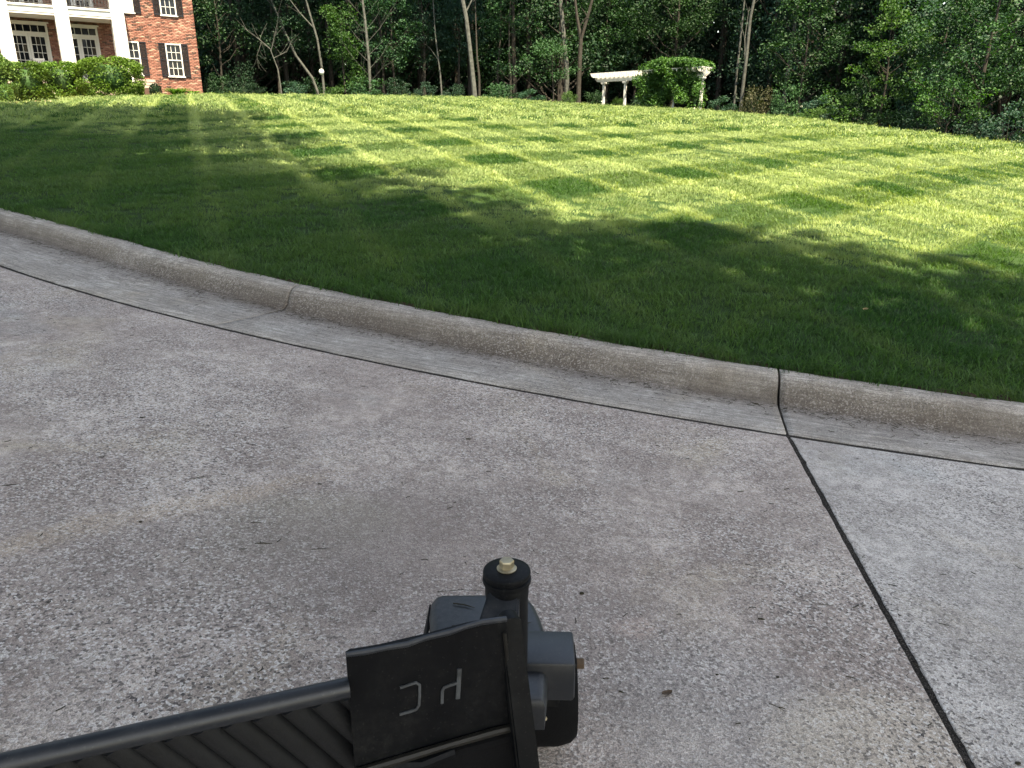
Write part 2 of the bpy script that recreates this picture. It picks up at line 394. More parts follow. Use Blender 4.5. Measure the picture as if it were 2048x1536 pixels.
# lawn sheet (polar grid starting at the back of the curb)
def polar_sheet(name, a0, a1, na, tvals, mat, dmin=None, dmax=None, dz=0):
    A = np.linspace(a0, a1, na); V = []
    for a in A:
        d0 = float(np.interp(a, baz, bd)) if dmin is None else dmin(a); d1 = dmax(a)
        dd = d0 + (d1 - d0) * tvals; r = R_(a)
        x = dd * math.sin(r); y = dd * math.cos(r)
        z = ground_z(x, y) + dz
        if dmin is None: z[0] -= .0
        V.append(np.c_[x, y, z])
    V = np.concatenate(V); k = len(tvals)
    i = np.arange(na - 1)[:, None] * k + np.arange(k - 1)[None]; i = i.ravel()
    F = np.c_[i, i + k, i + k + 1, i + 1][:, ::-1]
    o = link(name, npmesh(name, V, F, smooth=True), mat); return o
dc_ = lambda a: float(max(smooth_interp(a, D_AZ, D_D, 4), np.interp(a, baz, bd) + 12))
tv = np.linspace(0, 1, 130) ** 1.5
lawn = polar_sheet('lawn', AZ0, AZ1, 240, tv, M['turf'], dmax=lambda a: dc_(a) + 1.2)
tag(lawn, 'striped mown lawn rising from the curb to the woods', kind='structure')
ff = polar_sheet('forest_floor', AZ0, AZ1, 120, np.linspace(0, 1, 40), M['litter'], dmin=lambda a: dc_(a) + 1.2, dmax=lambda a: 150)
tag(ff, 'dark leaf litter under the trees', kind='structure')
# broad ground sheet under everything
gx = np.linspace(-400, 400, 81); GX, GY = np.meshgrid(gx, gx, indexing='ij')
GZ = S1 * np.clip(GX, -25, 25) - .25
az = np.degrees(np.arctan2(GX, GY)); infr = (az > AZ0) & (az < AZ1) & (np.hypot(GX, GY) > 1)
GZ = np.where(infr, GZ - 8.0, GZ)
V = np.c_[GX.ravel(), GY.ravel(), GZ.ravel()]; k = 81
i = (np.arange(k - 1)[:, None] * k + np.arange(k - 1)[None]).ravel()
g = link('ground', npmesh('ground', V, np.c_[i, i + k, i + k + 1, i + 1], smooth=True), M['turf']); tag(g, 'level ground around the drive', kind='structure')
# side lawn beyond the sheet at left and right is the ground; a verge behind the camera
# ------------------------------------------------------------------ driveway
drive = empty('driveway', (0, 0, 0), kind='structure'); drive['label'] = 'grey concrete driveway of large slabs with dark joints'
def slab(name, outline, top, th, mat, parent, cuts=None):
    """flat prism following the sloping plane, arrises rounded"""
    bm = bmesh.new()
    vs = [bm.verts.new((x, y, plane(x, y) + top)) for x, y in outline]
    f = bm.faces.new(vs)
    r = bmesh.ops.extrude_face_region(bm, geom=[f]); nv = [v for v in r['geom'] if isinstance(v, bmesh.types.BMVert)]
    for v in nv: v.co.z -= th
    bmesh.ops.recalc_face_normals(bm, faces=bm.faces)
    bm.normal_update()
    topf = max(bm.faces, key=lambda q: q.calc_center_median().z if abs(q.normal.z) > .9 else -99)
    bmesh.ops.bevel(bm, geom=list(topf.edges), offset=.0045, segments=2, affect='EDGES', profile=.5)
    me = bpy.data.meshes.new(name); bm.to_mesh(me); bm.free()
    return link(name, me, mat, parent)
# cross joint line through (1.209,3.053) .. (.939,1.203)
XJ = np.array([1.209, 3.053]); dJ = np.array([.939, 1.203]) - XJ; dJ /= np.linalg.norm(dJ); nJ = np.array([dJ[1], -dJ[0]])
if nJ[0] < 0: nJ = -nJ
HG = .0085      # half gap
G2 = .0145
def s_of(x, y):
    th = math.atan2(y - CC[1], x - CC[0])
    return (th0 - th) * RR if th < 0 else (th0 - (th - 2 * math.pi)) * RR
sX = s_of(*XJ); sT = s_of(-1.67, 4.106)
pts = [curb_pt(s, -G2) for s in np.linspace(LARC + 14, LARC, 6)[:-1]] + [curb_pt(s, -G2) for s in np.linspace(LARC, sX + .0085, 60)]
jitA = [tuple(XJ + dJ * (.02 + i * .035) - nJ * (HG + abs(rng.normal()) * .0013 + (.004 if rng.uniform() < .03 else 0))) for i in range(1, 110)]
endA = XJ + dJ * 12 - nJ * HG
outA = pts + jitA + [tuple(endA), (-14, -9), (-22, 4)]
slab('concrete_slab', outA, 0, .1, M['concrete'], drive)
pts = [curb_pt(s, -G2) for s in np.linspace(sX - .0085, 0, 22)] + [curb_pt(s, -G2) for s in np.linspace(0, -8, 8)[1:]]
jitB = [tuple(XJ + dJ * (.02 + i * .035) + nJ * (HG + abs(rng.normal()) * .0013 + (.004 if rng.uniform() < .03 else 0))) for i in range(1, 110)][::-1]
endB = XJ + dJ * 12 + nJ * HG
outB = [tuple(endB)] + jitB + pts + [(13, -9)]
sb = slab('concrete_slab', outB, 0, .1, M['concrete_pale'], drive); sb['label'] = 'paler slab right of the dark joint'
# joint filler: rough dark strip a few mm below the surface
V = []; n_ = 260
for i in range(n_):
    q = XJ + dJ * (i / (n_ - 1) * 11.8 - .02)
    for sgn in (-1, 0, 1):
        w_ = .018 if sgn else 0
        V.append((q[0] + nJ[0] * sgn * w_, q[1] + nJ[1] * sgn * w_, plane(*q) - .0045 + (rng.normal() * .0016 if i % 2 else 0)))
F = [(3 * i + k, 3 * i + k + 1, 3 * i + k + 4, 3 * i + k + 3) for i in range(n_ - 1) for k in (0, 1)]
link('joint_filler', npmesh('joint_filler', V, F), M['joint'], drive)
V = []; F = []; tv4 = np.array([(1, 1, 1), (1, -1, -1), (-1, 1, -1), (-1, -1, 1)]) * .6
for i in range(1500):
    t = rng.uniform(0, 3.2); o = rng.normal() * .0048; q = XJ + dJ * t + nJ * np.clip(o, -.011, .011); r_ = rng.uniform(.0006, .0019)
    Rm = np.linalg.qr(rng.normal(size=(3, 3)))[0]; V.append((tv4 @ Rm) * r_ + [q[0], q[1], plane(*q) - .0035 + r_ * .5]); k = 4 * i
    F += [(k, k + 1, k + 2), (k, k + 3, k + 1), (k, k + 2, k + 3), (k + 1, k + 3, k + 2)]
M['grit'] = plain('grit', (.10, .088, .078), .9, .3, 0, .7, 120)
tag(link('joint_grit', npmesh('joint_grit', np.concatenate(V), F), M['grit'], drive), kind='stuff')
V = []; sv = np.linspace(-8, LARC + 14, 300)
for i, s in enumerate(sv):
    for o in (-.02, .02):
        x, y = curb_pt(s, o); V.append((x, y, plane(x, y) - .0035 + rng.normal() * .0008))
F = [(2 * i, 2 * i + 1, 2 * i + 3, 2 * i + 2) for i in range(len(sv) - 1)]
link('joint_filler', npmesh('joint_filler', V, F), M['joint'], drive)
# subbase under the slabs
ub = [(-26, 26), (16, 3.6), (16, -12), (-26, -12)]
ub = [tuple(curb_pt(s, .5)) for s in np.linspace(LARC + 14, -8, 60)] + [(13, -9.2), (-14, -9.2), (-22, 3.8)]
me = MB(); 
vs = [me.bm.verts.new((x, y, plane(x, y) - .05)) for x, y in ub]; me.bm.faces.new(vs)
link('subbase', me.mesh('subbase'), M['joint'], drive)

# curb and gutter: swept section, cut into segments by thin joints
curb = empty('curb', (0, 0, 0), kind='structure'); curb['label'] = 'rolled concrete curb and gutter along the lawn'
def section(s):
    f, b = w_face(s), w_back(s); W = b - f
    P = [(G2 - .001, -.06, 0), (G2, -.004, 0), (G2 + .005, 0, 0), (f * .25, -.001, 0), (f * .5, -.003, .05), (f * .72, -.006, .22), (f * .86, -.006, .5), (f - .025, -.003, .8),
         (f - .005, .003, .95), (f + .012, .016, .9), (f + .024, .034, .85), (f + .033, .055, .75), (f + .042, .076, .62), (f + .053, .095, .45), (f + .068, .110, .25), (f + .088, .121, .06),
         (f + .112, .1275, .0), (f + W * .85, .130, .0), (b - .006, .129, .05), (b, .124, .2), (b, -.06, 1)]
    return P
def curb_seg(s0, s1):
    n = max(4, int(abs(s1 - s0) / .035)); sv = np.linspace(s0, s1, n); V = []; var = []; uv = []
    for s in sv:
        pr = section(s)
        for (o, z, st) in pr:
            x, y = curb_pt(s, o); wig = .0015 * math.sin(s * 9 + o * 40) + rng.normal() * .0004
            V.append((x, y, plane(x, y) + z + wig)); var.append(st); uv.append((s, o + z, 0))
    k = len(pr)
    i = (np.arange(n - 1)[:, None] * k + np.arange(k - 1)[None]).ravel()
    F = [tuple(q) for q in np.c_[i, i + 1, i + k + 1, i + k]]
    me = bpy.data.meshes.new('curb_segment')
    caps = [tuple(range(k)), tuple(range((n - 1) * k, n * k))[::-1]]
    me.from_pydata(V, [], F + caps); me.update()
    a = me.attributes.new('var', 'FLOAT', 'POINT'); a.data.foreach_set('value', var)
    a = me.attributes.new('uvw', 'FLOAT_VECTOR', 'POINT'); a.data.foreach_set('vector', np.array(uv, np.float32).ravel())
    bm = bmesh.new(); bm.from_mesh(me); bmesh.ops.recalc_face_normals(bm, faces=bm.faces); bm.to_mesh(me); bm.free()
    for p in me.polygons: p.use_smooth = len(p.vertices) == 4
    return link('curb_segment', me, M['curb'], curb)
curb_seg(-8, sX - .006); curb_seg(sX + .006, sT - .0035); curb_seg(sT + .0035, LARC + 4.2); curb_seg(LARC + 4.204, LARC + 14)
# dark earth strip between curb and grass
V = []; sv = np.linspace(-8, LARC + 14, 500)
for i, s in enumerate(sv):
    for q, (o, z) in enumerate(((-.001, .116), (.03, .124), (.07, .128), (.13, .110))):
        x, y = curb_pt(s, w_back(s) + o)
        V.append((x, y, plane(x, y) + z + (rng.normal() * .009 if q in (1, 2) else 0)))
F = [(4 * i + k, 4 * i + k + 1, 4 * i + k + 5, 4 * i + k + 4) for i in range(len(sv) - 1) for k in range(3)]
tag(link('soil_edge', npmesh('soil_edge', V, F, smooth=True), M['soil']), 'dark soil edge behind the curb', kind='structure')

# ------------------------------------------------------------------ grass
def blade_clump(name, n, size, ln, wd, seed):
    r = np.random.default_rng(seed); V = []; F = []; var = []
    bx = r.uniform(-size / 2, size / 2, n); by = r.uniform(-size / 2, size / 2, n)
    L = ln * r.uniform(.55, 1.15, n); W = wd * r.uniform(.7, 1.2, n); a = r.uniform(0, 2 * math.pi, n)
    bend = r.uniform(.25, .8, n); hd = r.normal(0, 1.5, n); a = hd + r.normal(0, .8, n)
    vv = r.beta(1.1, 1.3, n); c = 0
    px, py = np.cos(a + math.pi / 2), np.sin(a + math.pi / 2)
    for i in range(n):
        dx, dy = math.cos(hd[i]), math.sin(hd[i])
        for (t, wf) in ((0, 1), (.5, .85), (1, .12)):
            ho = L[i] * bend[i] * t * t; z = L[i] * t * (1 - .35 * bend[i] * t)
            for sg in (-1, 1):
                V.append((bx[i] + dx * ho + px[i] * W[i] / 2 * wf * sg, by[i] + dy * ho + py[i] * W[i] / 2 * wf * sg, z - .004)); var.append(vv[i] * (.75 + .25 * t))
        F += [(c, c + 1, c + 3, c + 2), (c + 2, c + 3, c + 5, c + 4)]; c += 6
    return npmesh(name, V, F, var)
clump_col = bpy.data.collections.new('grass_clumps')
def add_clump(me):
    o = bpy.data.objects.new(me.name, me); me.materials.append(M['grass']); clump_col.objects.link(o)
for k in range(4): add_clump(blade_clump('a_near_%d' % k, 58, .17, .045, .0046, 10 + k))
for k in range(3): add_clump(blade_clump('b_mid_%d' % k, 110, .36, .045, .0080, 30 + k))
for k in range(3): add_clump(blade_clump('c_far_%d' % k, 120, .85, .065, .020, 50 + k))
for k in range(2): add_clump(blade_clump('d_edge_%d' % k, 34, .13, .085, .0042, 70 + k))
def scatter(d_lo, d_hi, dens, a0, a1, edge=False):
    area = .5 * R_(a1 - a0) * (d_hi ** 2 - d_lo ** 2); n = int(area * dens)
    d = np.sqrt(rng.uniform(d_lo ** 2, d_hi ** 2, n)); a = rng.uniform(a0, a1, n)
    lo = np.interp(a, baz, bd); hi = np.array([1.0])
    dc = np.maximum(smooth_interp(a, D_AZ, D_D, 4), lo + 12) + 1.1
    keep = (d > lo + .085 + rng.uniform(-.05, .03, n)) & (d < dc)
    d, a = d[keep], a[keep]; r = np.radians(a); x, y = d * np.sin(r), d * np.cos(r)
    return x, y, d
# house frame is needed to keep grass out of it
def lawn_points():
    X = []; Y = []; K = []; S = []
    for (lo, hi, dens, k0, nk, a0, a1) in ((2.5, 9, 185, 0, 4, -45, 66), (7.5, 14, 75, 0, 4, -40, 50), (8.5, 24, 26, 4, 3, -42, 50), (20, 54, 7.5, 7, 3, -42, 46)):
        x, y, d = scatter(lo, hi, dens, a0, a1)
        # fade bands at both ends
        p = np.clip((d - lo) / (1.5 if lo > 3 else .01), 0, 1) * np.clip((hi - d) / (2.5 if hi < 50 else .01), 0, 1)
        q = rng.uniform(0, 1, len(x)) < p
        x, y = x[q], y[q]; X.append(x); Y.append(y); K.append(k0 + rng.integers(0, nk, len(x))); S.append(rng.uniform(.8, 1.2, len(x)))
    return map(np.concatenate, (X, Y, K, S))
gx_, gy_, gk, gs = lawn_points()
# ------------------------------------------------------------------ house frame
HK = 1.13
HC = EYE + np.array([(405 - 1024) / FPX, math.cos(PITCH) + (590 / FPX) * math.sin(PITCH), -math.sin(PITCH) + (590 / FPX) * math.cos(PITCH)]) * 41.2
ha = R_(57); HU = np.array([-math.sin(ha), -math.cos(ha), 0]); HN = np.array([math.cos(ha), -math.sin(ha), 0])
def hw(X, O, Z=0):      # house-local (along wall leftwards, outward, up) in metres to world
    p = HC + HU * X + HN * O; return Vector((p[0], p[1], HC[2] + Z))
# keep grass off the house, bed
rel = np.c_[gx_ - HC[0], gy_ - HC[1]]; lx = rel @ HU[:2]; lo_ = rel @ HN[:2]
bed_e = 4.9 + 4.6 / (1 + np.exp(-(lx - 6.9) * 3)) + .25 * np.sin(lx * .9)
keep = ~((lo_ < .9) & (lx > -.6)) & ~((lx > 2.6) & (lo_ < bed_e))
gx_, gy_, gk, gs = gx_[keep], gy_[keep], gk[keep], gs[keep]
sa, sbv = stripe_vals(gx_, gy_)
es = rng.uniform(-3, LARC + 8, 900); eo = rng.uniform(.02, .075, 900); en = 900
ep = np.array([curb_pt(s, w_back(s) + o) for s, o in zip(es, eo)]); ec = np.array([curb_pt(s, w_back(s) - .5) for s in es])
ed_ = (ec - ep) / np.linalg.norm(ec - ep, axis=1)[:, None]
gx_ = np.r_[gx_, ep[:, 0]]; gy_ = np.r_[gy_, ep[:, 1]]; gk = np.r_[gk, 10 + rng.integers(0, 2, en)]; gs = np.r_[gs, rng.uniform(.6, 1.25, en)]
sa, sbv = stripe_vals(gx_, gy_)
n = len(gx_)
# bend of the clump: away / towards along each mowing direction
lean = sa[:, None] * SA[None] * .12 + sbv[:, None] * SB[None] * .20 + rng.normal(0, .12, (n, 2))
cd_ = np.maximum(np.clip((RR - 3.1 - np.hypot(gx_ - CC[0], gy_ - CC[1])) / 1.2, 0, 1), np.clip((gx_ * .54 + gy_ * .84 - 7.6) / 1.6, 0, 1))[:, None]; lean = lean * cd_ + (1 - cd_) * rng.normal(0, .13, (n, 2))
lean[-en:] = ed_ * rng.uniform(-.3, .75, en)[:, None] + rng.normal(0, .25, (en, 2))
spin = np.arctan2(lean[:, 1], lean[:, 0]) + rng.normal(0, .8, n)
eul = np.zeros((n, 3), np.float32)
eul[:, 0] = -lean[:, 1] * .9; eul[:, 1] = lean[:, 0] * .9
gz = ground_z(gx_, gy_)
me = bpy.data.meshes.new('grass'); me.vertices.add(n)
me.vertices.foreach_set('co', np.c_[gx_, gy_, gz].astype(np.float32).ravel())
for nm, ty, arr, key in (('rot', 'FLOAT_VECTOR', eul, 'vector'), ('idx', 'INT', gk.astype(np.int32), 'value'), ('scl', 'FLOAT', gs.astype(np.float32), 'value'), ('spin', 'FLOAT', spin.astype(np.float32), 'value')):
    a = me.attributes.new(nm, ty, 'POINT'); a.data.foreach_set(key, arr.ravel())
grass = link('grass', me); tag(grass, 'short green blades of mown grass covering the lawn', 'grass', kind='stuff')
ng = bpy.data.node_groups.new('grass_nodes', 'GeometryNodeTree')
ng.interface.new_socket('Geometry', in_out='INPUT', socket_type='NodeSocketGeometry'); ng.interface.new_socket('Geometry', in_out='OUTPUT', socket_type='NodeSocketGeometry')
gi = ng.nodes.new('NodeGroupInput'); go = ng.nodes.new('NodeGroupOutput')
iop = ng.nodes.new('GeometryNodeInstanceOnPoints'); ci = ng.nodes.new('GeometryNodeCollectionInfo')
ci.inputs[0].default_value = clump_col; ci.inputs[1].default_value = True; ci.inputs[2].default_value = True
def nattr(nm, ty):
    a = ng.nodes.new('GeometryNodeInputNamedAttribute'); a.data_type = ty; a.inputs[0].default_value = nm; return a.outputs[0]
e2r = ng.nodes.new('FunctionNodeEulerToRotation'); ng.links.new(nattr('rot', 'FLOAT_VECTOR'), e2r.inputs[0])
m2p = ng.nodes.new('GeometryNodeMeshToPoints'); ng.links.new(gi.outputs[0], m2p.inputs[0])
ng.links.new(m2p.outputs[0], iop.inputs['Points']); ng.links.new(ci.outputs[0], iop.inputs['Instance']); iop.inputs['Pick Instance'].default_value = True
ng.links.new(nattr('idx', 'INT'), iop.inputs['Instance Index']); ng.links.new(nattr('scl', 'FLOAT'), iop.inputs['Scale'])
# spin about z first, then lean
ax = ng.nodes.new('FunctionNodeAxisAngleToRotation'); ng.links.new(nattr('spin', 'FLOAT'), ax.inputs['Angle'])
rr_ = ng.nodes.new('FunctionNodeRotateRotation'); rr_.rotation_space = 'LOCAL'
ng.links.new(e2r.outputs[0], rr_.inputs[0]); ng.links.new(ax.outputs[0], rr_.inputs[1]); ng.links.new(rr_.outputs[0], iop.inputs['Rotation'])
ng.links.new(iop.outputs[0], go.inputs[0])
md = grass.modifiers.new('grass', 'NODES'); md.node_group = ng

#==SECTION2==
# ------------------------------------------------------------------ house
q_ = HK
Mh = Matrix(((HU[0], HN[0], 0, HC[0]), (HU[1], HN[1], 0, HC[1]), (0, 0, 1, HC[2]), (0, 0, 0, 1)))
house = empty('brick_house', Vector(HC), 0, 'two storey red brick house with white columned portico and dark shutters', 'house')
house.matrix_world = Mh
def hlink(o): return o      # children are modelled in house-local coordinates
def loc_mesh(mb, name, mat, parent=None, smooth=False):
    o = link(name, mb.mesh(name, smooth), mat, parent or house); return o
WX = 13.2; WZ = 6.3; DEPTH = 9.5
wins = [(.75 * q_, 1.44 * q_, .52 * q_, 1.95 * q_), (2.57 * q_, 3.26 * q_, .52 * q_, 1.95 * q_),
        (.75 * q_, 1.44 * q_, 3.15 * q_, 4.60 * q_), (2.57 * q_, 3.26 * q_, 3.15 * q_, 4.60 * q_)]
doors = [(4.19 * q_, 5.73 * q_, .10, 2.46 * q_), (6.13 * q_, 7.67 * q_, .10, 2.46 * q_), (8.07 * q_, 9.61 * q_, .10, 2.46 * q_),
         (4.19 * q_, 5.73 * q_, 2.97 * q_ + .02, 5.1 * q_), (6.13 * q_, 7.67 * q_, 2.97 * q_ + .02, 5.1 * q_), (8.07 * q_, 9.61 * q_, 2.97 * q_ + .02, 5.1 * q_)]
holes = wins + doors
def wall_holes(mb, x0, x1, z0, z1, hs, y0, y1):
    xs = sorted({x0, x1, *[v for h_ in hs for v in h_[:2]]}); zs = sorted({z0, z1, *[v for h_ in hs for v in h_[2:]]})
    for a, b in zip(xs, xs[1:]):
        st = None
        for c, d in zip(zs, zs[1:]):
            mx, mz = (a + b) / 2, (c + d) / 2
            if any(h_[0] < mx < h_[1] and h_[2] < mz < h_[3] for h_ in hs): continue
            mb.box(((a + b) / 2, (y0 + y1) / 2, (c + d) / 2), (b - a, y1 - y0, d - c))
mb = MB(); wall_holes(mb, 0.012, WX, -.6, WZ, holes, -.25, -.012); loc_mesh(mb, 'wall', M['mortar'])
mb = MB(); mb.box((.15, -DEPTH / 2, WZ / 2 - .3), (.276, DEPTH - .5, WZ + .6)); mb.box((WX - .15, -DEPTH / 2, WZ / 2 - .3), (.28, DEPTH - .5, WZ + .6)); mb.box((WX / 2, -DEPTH + .1, WZ / 2 - .3), (WX, .3, WZ + .6))
loc_mesh(mb, 'side_wall', M['mortar'])
mb = MB(); mb.box((WX / 2, -1.2, 1.6), (WX - .6, .05, 3.0)); mb.box((WX / 2, -1.2, 4.8), (WX - .6, .05, 2.9)); mb.box((WX / 2, -DEPTH / 2, 3.15), (WX - .6, DEPTH - .6, .2)); 
loc_mesh(mb, 'interior', M['iron'])
def bricks(name, L, z0, z1, hs, origin, du, dn):
    bl, bh, g_ = .203, .062, .011; V = []; var = []
    rows = int((z1 - z0) / (bh + g_))
    r2 = np.random.default_rng(3)
    for r in range(rows):
        z = z0 + r * (bh + g_); x = -(bl + g_) / 2 if r % 2 else 0.
        while x < L - .02:
            a, b = max(x, 0), min(x + bl, L)
            x += bl + g_
            if b - a < .04: continue
            segs = [(a, b)]
            for h_ in hs:
                if h_[2] - bh < z < h_[3] - .005:
                    ns = []
                    for (p, s) in segs:
                        if s <= h_[0] or p >= h_[1]: ns.append((p, s))
                        else:
                            if p < h_[0] - .02: ns.append((p, h_[0]))
                            if s > h_[1] + .02: ns.append((h_[1], s))
                    segs = ns
            for (p, s) in segs:
                pr = .001 + r2.uniform(0, .005); v_ = r2.uniform(0, 1) if r2.uniform() > .06 else 0
                V.append([(p, -.02, z), (s, -.02, z), (s, -.02, z + bh), (p, -.02, z + bh), (p + .002, pr, z + .002), (s - .002, pr, z + .002), (s - .002, pr, z + bh - .002), (p + .002, pr, z + bh - .002)])
                var += [v_] * 8
    V = np.array(V).reshape(-1, 3); nb = len(V) // 8
    W = np.array(origin)[None] + V[:, :1] * np.array(du)[None] + V[:, 1:2] * np.array(dn)[None] + V[:, 2:] * np.array([[0, 0, 1]])
    f0 = np.array([(4, 5, 6, 7), (0, 1, 5, 4), (1, 2, 6, 5), (2, 3, 7, 6), (3, 0, 4, 7)])
    F = (f0[None] + (np.arange(nb) * 8)[:, None, None]).reshape(-1, 4)
    o = link(name, npmesh(name, W, F, var), M['brick'], house); tag(o, kind='stuff'); return o
bricks('brickwork', WX, -.35, WZ, holes, (0, 0, 0), (1, 0, 0), (0, 1, 0))
bricks('brickwork', DEPTH, -.35, WZ, [], (0.012, 0, 0), (0, -1, 0), (-1, 0, 0))
# hip roof, off the top of the view
mb = MB(); e_ = .5
A = [(-e_, e_, WZ), (WX + e_, e_, WZ), (WX + e_, -DEPTH - e_, WZ), (-e_, -DEPTH - e_, WZ)]
B = [(4.5, -DEPTH / 2, WZ + 2.8), (WX - 4.5, -DEPTH / 2, WZ + 2.8)]
vs = [mb.bm.verts.new(p) for p in A + B]
for f in ((0, 1, 5, 4), (1, 2, 5), (2, 3, 4, 5), (3, 0, 4), (0, 3, 2, 1)): mb.bm.faces.new([vs[i] for i in f])
loc_mesh(mb, 'roof', M['roof'])
_pane = {}
def pane_mesh(w_, h_, mat):
    k = (round(w_, 3), round(h_, 3), mat)
    if k not in _pane:
        m_ = MB().box((0, 0, 0), (w_, .006, h_)).mesh('pane'); m_.materials.append(M[mat]); _pane[k] = m_
    return _pane[k]
def lights(parent, x0, x1, z0, z1, nc, nr, y, glass, bar=.022):
    """glazing bars and one object per pane"""
    cw, ch = (x1 - x0) / nc, (z1 - z0) / nr; mb = MB()
    for i in range(1, nc): mb.box((x0 + i * cw, y, (z0 + z1) / 2), (bar, .03, z1 - z0))
    for j in range(1, nr): mb.box(((x0 + x1) / 2, y + .001, z0 + j * ch), (x1 - x0, .028, bar))
    if nr == 1 and nc > 1:
        mb.bm.free()
        for i in range(1, nc):
            mb = MB(); mb.box((x0 + i * cw, y, (z0 + z1) / 2), (bar, .03, z1 - z0)); link('glazing_bar', mb.mesh('glazing_bar'), M['white'], parent)
    elif nc > 1 or nr > 1: link('glazing_bar', mb.mesh('glazing_bar'), M['white'], parent)
    for i in range(nc):
        for j in range(nr):
            o = bpy.data.objects.new('pane', pane_mesh(cw - bar, ch - bar, glass)); COL.objects.link(o); o.parent = parent
            o.location = (x0 + (i + .5) * cw, y - .004, z0 + (j + .5) * ch); o.rotation_euler = (random.gauss(0, .012), 0, random.gauss(0, .012))
def sash_window(x0, x1, z0, z1, glass='glass'):
    t = .055; mb = MB()
    for xx in (x0 + t / 2, x1 - t / 2): mb.box((xx, -.03, (z0 + z1) / 2), (t, .10, z1 - z0))
    mb.box(((x0 + x1) / 2, -.03, z1 - t / 2), (x1 - x0 - 2 * t, .10, t)); mb.box(((x0 + x1) / 2, -.045, z0 + .02), (x1 - x0 - 2 * t, .09, .04))
    zm = (z0 + z1) / 2; 
    mb.box(((x0 + x1) / 2, -.035, zm), (x1 - x0 - 2 * t, .06, .045))
    fr = loc_mesh(mb, 'window', M['white'])
    s_ = MB().box(((x0 + x1) / 2, .02, z0 - .025), (x1 - x0 + .10, .13, .05), bevel=.006)
    link('sill', s_.mesh('sill'), M['white'], fr)
    lights(fr, x0 + t, x1 - t, zm + .022, z1 - t, 3, 2, -.05, glass); lights(fr, x0 + t, x1 - t, z0 + .04, zm - .022, 3, 2, -.07, glass)
    return fr
def shutter(x0, x1, z0, z1):
    mb = MB(); t = .05; y = .03
    for xx in (x0 + t / 2, x1 - t / 2): mb.box((xx, y, (z0 + z1) / 2), (t, .04, z1 - z0))
    for zz in (z0 + .04, (z0 + z1) / 2, z1 - .04): mb.box(((x0 + x1) / 2, y, zz), (x1 - x0 - 2 * t, .038, .08))
    sh = loc_mesh(mb, 'shutter', M['shutter'])
    sl = MB(); n_ = int((z1 - z0) / .055)
    for i in range(n_):
        z = z0 + (i + .5) * (z1 - z0) / n_
        sl.box((0, 0, 0), (x1 - x0 - 2 * t, .03, .007), M=Matrix.Translation(((x0 + x1) / 2, y - .003, z)) @ Matrix.Rotation(R_(-40), 4, 'X'))
    tag(link('louvre', sl.mesh('louvre'), M['shutter'], sh), kind='stuff')
for i, (x0, x1, z0, z1) in enumerate(wins):
    sash_window(x0, x1, z0, z1, 'glass_pale' if i == 3 else 'glass')
    wsh = .325
    shutter(x0 - wsh - .012, x0 - .012, z0 - .02, z1 + .02); shutter(x1 + .012, x1 + wsh + .012, z0 - .02, z1 + .02)
def french_door(x0, x1, z0, z1):
    mb = MB(); t = .09; zt = z0 + (z1 - z0) * .835; xm = (x0 + x1) / 2
    for xx in (x0 + t / 2, x1 - t / 2): mb.box((xx, -.04, (z0 + z1) / 2), (t, .12, z1 - z0))
    mb.box((xm, -.04, z1 - t / 2), (x1 - x0 - 2 * t, .118, t)); mb.box((xm, -.038, zt), (x1 - x0 - 2 * t, .118, .09))
    mb.box((xm, .03, z1 + .03), (x1 - x0 + .16, .10, .06))
    fr = loc_mesh(mb, 'french_door', M['white'])
    lights(fr, x0 + t, x1 - t, zt + .045, z1 - t, 5, 1, -.06, 'glass', .03)
    for a, b in ((x0 + t, xm - .005), (xm + .005, x1 - t)):
        d = MB(); s = .10
        for xx in (a + s / 2, b - s / 2): d.box((xx, -.06, (z0 + zt - .045) / 2), (s, .045, zt - .045 - z0))
        d.box(((a + b) / 2, -.06, z0 + .13), (b - a - 2 * s, .045, .26)); d.box(((a + b) / 2, -.06, zt - .045 - .06), (b - a - 2 * s, .045, .12))
        dl = link('door_leaf', d.mesh('door_leaf'), M['white'], house)
        lights(dl, a + s, b - s, z0 + .26, zt - .045 - .12, 3, 5, -.065, 'glass')
        k_ = MB().lathe([(.0, 0), (.02, .01), (.028, .03), (.02, .05), (0, .055)], seg=10, M=Matrix.Translation((b - .05 if a < xm - .2 else a + .05, -.038, z0 + 1.0)) @ Matrix.Rotation(R_(-90), 4, 'X'))
        link('handle', k_.mesh('handle', True), M['iron'], dl)
    return fr
for d in doors: french_door(*d)
# portico
PO = 2.05
mb = MB(); x0p, x1p = 3.30 * q_, 12.2
mb.box(((x0p + x1p) / 2, PO / 2, -.22), (x1p - x0p + .1, PO + .25, .62)); loc_mesh(mb, 'porch_floor', M['curb'])
mb = MB(); zs0, zs1 = 2.60 * q_, 2.97 * q_
mb.box(((x0p + x1p) / 2, PO / 2 - .03, (zs0 + zs1) / 2 + .01), (x1p - x0p, PO - .08, zs1 - zs0 - .06))
bal = loc_mesh(mb, 'balcony', M['white'])
mb = MB(); mb.box(((x0p + x1p) / 2, PO, (zs0 + zs1) / 2), (x1p - x0p + .06, .05, zs1 - zs0)); mb.box(((x0p + x1p) / 2, PO + .045, zs1 - .05), (x1p - x0p + .16, .06, .09), bevel=.01); mb.box(((x0p + x1p) / 2, PO + .035, zs0 + .11), (x1p - x0p + .1, .03, .03))
link('fascia', mb.mesh('fascia'), M['white'], bal)
colx = [3.52 * q_, 5.64 * q_, 7.77 * q_, 9.9 * q_]
